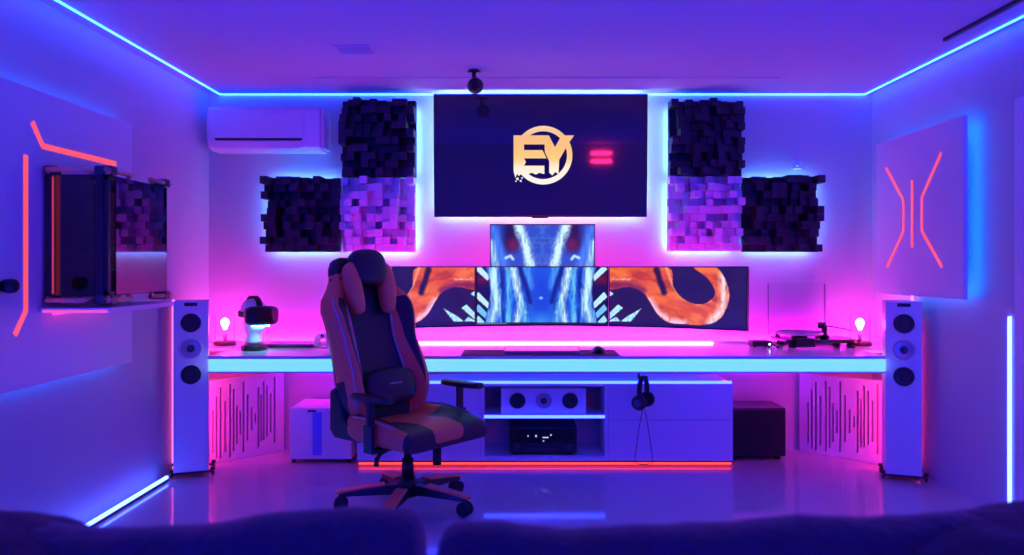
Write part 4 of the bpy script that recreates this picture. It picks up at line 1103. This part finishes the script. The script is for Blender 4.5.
# hinge covers, arms
for s in (-1, 1):
    m = MB(); m.extrude([(s * .232, .06, .365), (s * .232, .06, .42), (s * .232, .17, .46), (s * .232, .215, .56), (s * .232, .265, .62), (s * .232, .30, .60), (s * .232, .30, .40), (s * .232, .26, .365)], Vector((s * .035, 0, 0)))
    m.build('hinge_cover', M['black'], ch, .012, 3)
    ay = -.075
    m = MB(); m.bar((s * .10, ay, .352), (s * .315, ay, .352), .06, .02).box(s * .325 - .0 if s < 0 else s * .30, s * .30 if s < 0 else s * .325, ay - .03, ay + .03, .345, .48)
    m.bar((s * .305, ay, .48), (s * .305, ay, .592), .042, .020, up=(0, 1, 0))
    m.build('arm_post', M['black'], ch, .005)
    m = MB(); R_ = []
    for k in range(13):
        v = k / 12; y = ay - .15 + .27 * v; w = .045 * (math.sin(PI * (v * .9 + .05)) ** .3); 
        R_.append([Vector((s * .305 + w * math.copysign(abs(math.cos(a)) ** .5, math.cos(a)), y, .607 + .015 * math.copysign(abs(math.sin(a)) ** .6, math.sin(a)) + .010 * max(0, .25 - v))) for a in [2 * PI * q / 20 for q in range(20)]])
    m.rings(R_).build('armrest_pad', M['black'], ch)

# ================================================================== SOFA (foreground)
so = thing('sofa', (.0, 1.45, 0), 'dark navy plush sofa across the foreground seen from behind', 'sofa')
def cushion(x0, x1, y0, y1, z0, z1, seed, crest=None, nx=120, nz=10, amp=.012):
    m = MB((0, 1.45, 0)); R = []; cxm, hw_ = (x0 + x1) / 2, (x1 - x0) / 2; zc, hz_ = (z0 + z1) / 2, (z1 - z0) / 2; yc, hy_ = (y0 + y1) / 2, (y1 - y0) / 2
    from mathutils import noise
    nn = 32
    for i in range(nx + 1):
        t_ = -1 + 2 * i / nx; x = cxm + hw_ * t_; k = (1 - abs(t_) ** 40) ** .5 if abs(t_) < 1 else .02; k = max(k, .04)
        rr = []
        for j in range(nn):
            a = 2 * PI * j / nn; c_, s_ = math.cos(a), math.sin(a)
            y = yc + hy_ * k * math.copysign(abs(c_) ** .7, c_); z = zc + hz_ * (.25 + .75 * k) * math.copysign(abs(s_) ** .7, s_)
            q = noise.noise(Vector((x * 5 + seed, y * 5, z * 5))) * amp + noise.noise(Vector((x * 17, y * 17 + seed, z * 17))) * amp * .35
            if crest and s_ > 0: z += s_ * (interp(x, crest) - z1)
            rr.append(Vector((x, y, z + q)))
        R.append(rr)
    return m.rings(R)
O_ = (0, 1.45, 0)
MB(O_).box(-1.25, 1.25, 1.20, 2.05, .09, .30).build('frame', M['sofa'], so, .02, 3)
MB(O_).box(-1.22, 1.22, 1.14, 1.27, .30, .70).build('back_panel', M['sofa'], so, .03, 3)
for (x0, x1, zt2, sd, cr) in ((-1.10, -.160, .772, 3, [(-1.1, .772), (-.75, .768), (-.58, .776), (-.47, .797), (-.25, .802), (-.16, .80)]), (-.150, 1.0, .772, 9, [(-.150, .782), (.1, .768), (.35, .776), (.6, .79), (1, .80)])):
    cushion(x0, x1, 1.255, 1.47, .44, zt2, sd, cr).build('back_cushion', M['sofa'], so)
for (x0, x1) in ((-.98, -.01), (.01, .98)):
    cushion(x0, x1, 1.46, 2.06, .29, .46, 5).build('seat_cushion', M['sofa'], so)
for s in (-1, 1):
    x0, x1 = (-1.27, -1.0) if s < 0 else (1.0, 1.27)
    MB(O_).box(x0, x1, 1.20, 2.06, .10, .50).build('armrest', M['sofa'], so, .05, 4)
for x in (-1.15, 1.15):
    for y in (1.27, 1.98): MB(O_).cyl((x, y, .0005), (x, y, .0895), .018, .026).build('leg', M['black'], so)
def throw_blanket(x0, x1, label, peak, seed):
    from mathutils import noise
    m = MB(); nx, ns = 40, 40; P = []
    path = [(1.115, .42), (1.105, .60), (1.11, .735), (1.15, .800), (1.25, .818), (1.38, .815), (1.475, .79), (1.505, .70), (1.52, .56)]
    tt_ = np.linspace(0, 1, len(path))
    def surf(i, j, th):
        u = i / nx; v = j / ns; y = np.interp(v, tt_, [p[0] for p in path]); z = np.interp(v, tt_, [p[1] for p in path])
        x = x0 + (x1 - x0) * u; e = interp(u, peak)
        q = noise.noise(Vector((x * 6 + seed, v * 5, 0))) * .012 + noise.noise(Vector((x * 20, v * 14, seed))) * .005
        cy_, cz_ = 1.30, .62; nvec = Vector((0, y - cy_, z - cz_)).normalized()
        return Vector((x, y, z)) + nvec * (q + th) + Vector((0, 0, e if z > .7 else e * max(0, (z - .5) / .2)))
    A = [[surf(i, j, .014) for j in range(ns + 1)] + [surf(i, j, 0.0) for j in range(ns, -1, -1)] for i in range(nx + 1)]
    m.rings(A, 0, True)
    ob = m.build('throw_blanket', M['throw']); tag(ob, label, 'blanket', 'dark throws over the sofa back')
    return ob
throw_blanket(-1.22, -.70, 'dark throw draped over the left end of the sofa back', [(0, -.01), (.5, -.03), (.67, -.046), (.9, -.085), (1, -.12)], 2)
throw_blanket(.66, 1.20, 'dark throw draped over the right end of the sofa back', [(0, -.065), (.2, -.04), (.5, -.02), (1, -.015)], 8)

# ================================================================== WORLD, CAMERA, COLOUR
w = bpy.data.worlds.new('night'); SC.world = w; w.use_nodes = True
w.node_tree.nodes['Background'].inputs[0].default_value = (.004, .004, .010, 1)
cam = bpy.data.cameras.new('camera'); co = bpy.data.objects.new('camera', cam); COL.objects.link(co)
co.location = (0, 0, EYE); co.rotation_euler = (PI / 2, 0, 0)
cam.sensor_width = 36; cam.sensor_fit = 'HORIZONTAL'; cam.lens = F / 1024 * 36
cam.shift_x = -(CX - 512) / 1024; cam.shift_y = -(277.5 - CY) / 1024
cam.dof.use_dof = True; cam.dof.focus_distance = 4.6; cam.dof.aperture_fstop = 2.0
cam.clip_start = .05
SC.camera = co
SC.view_settings.view_transform = 'Standard'; SC.view_settings.look = 'None'
SC.view_settings.gamma = 1; SC.view_settings.exposure = 0; SC.view_settings.use_curve_mapping = False
cy = SC.cycles
cy.max_bounces = 8; cy.diffuse_bounces = 5; cy.glossy_bounces = 4; cy.transparent_max_bounces = 12
cy.use_denoising = True; cy.sample_clamp_indirect = 6
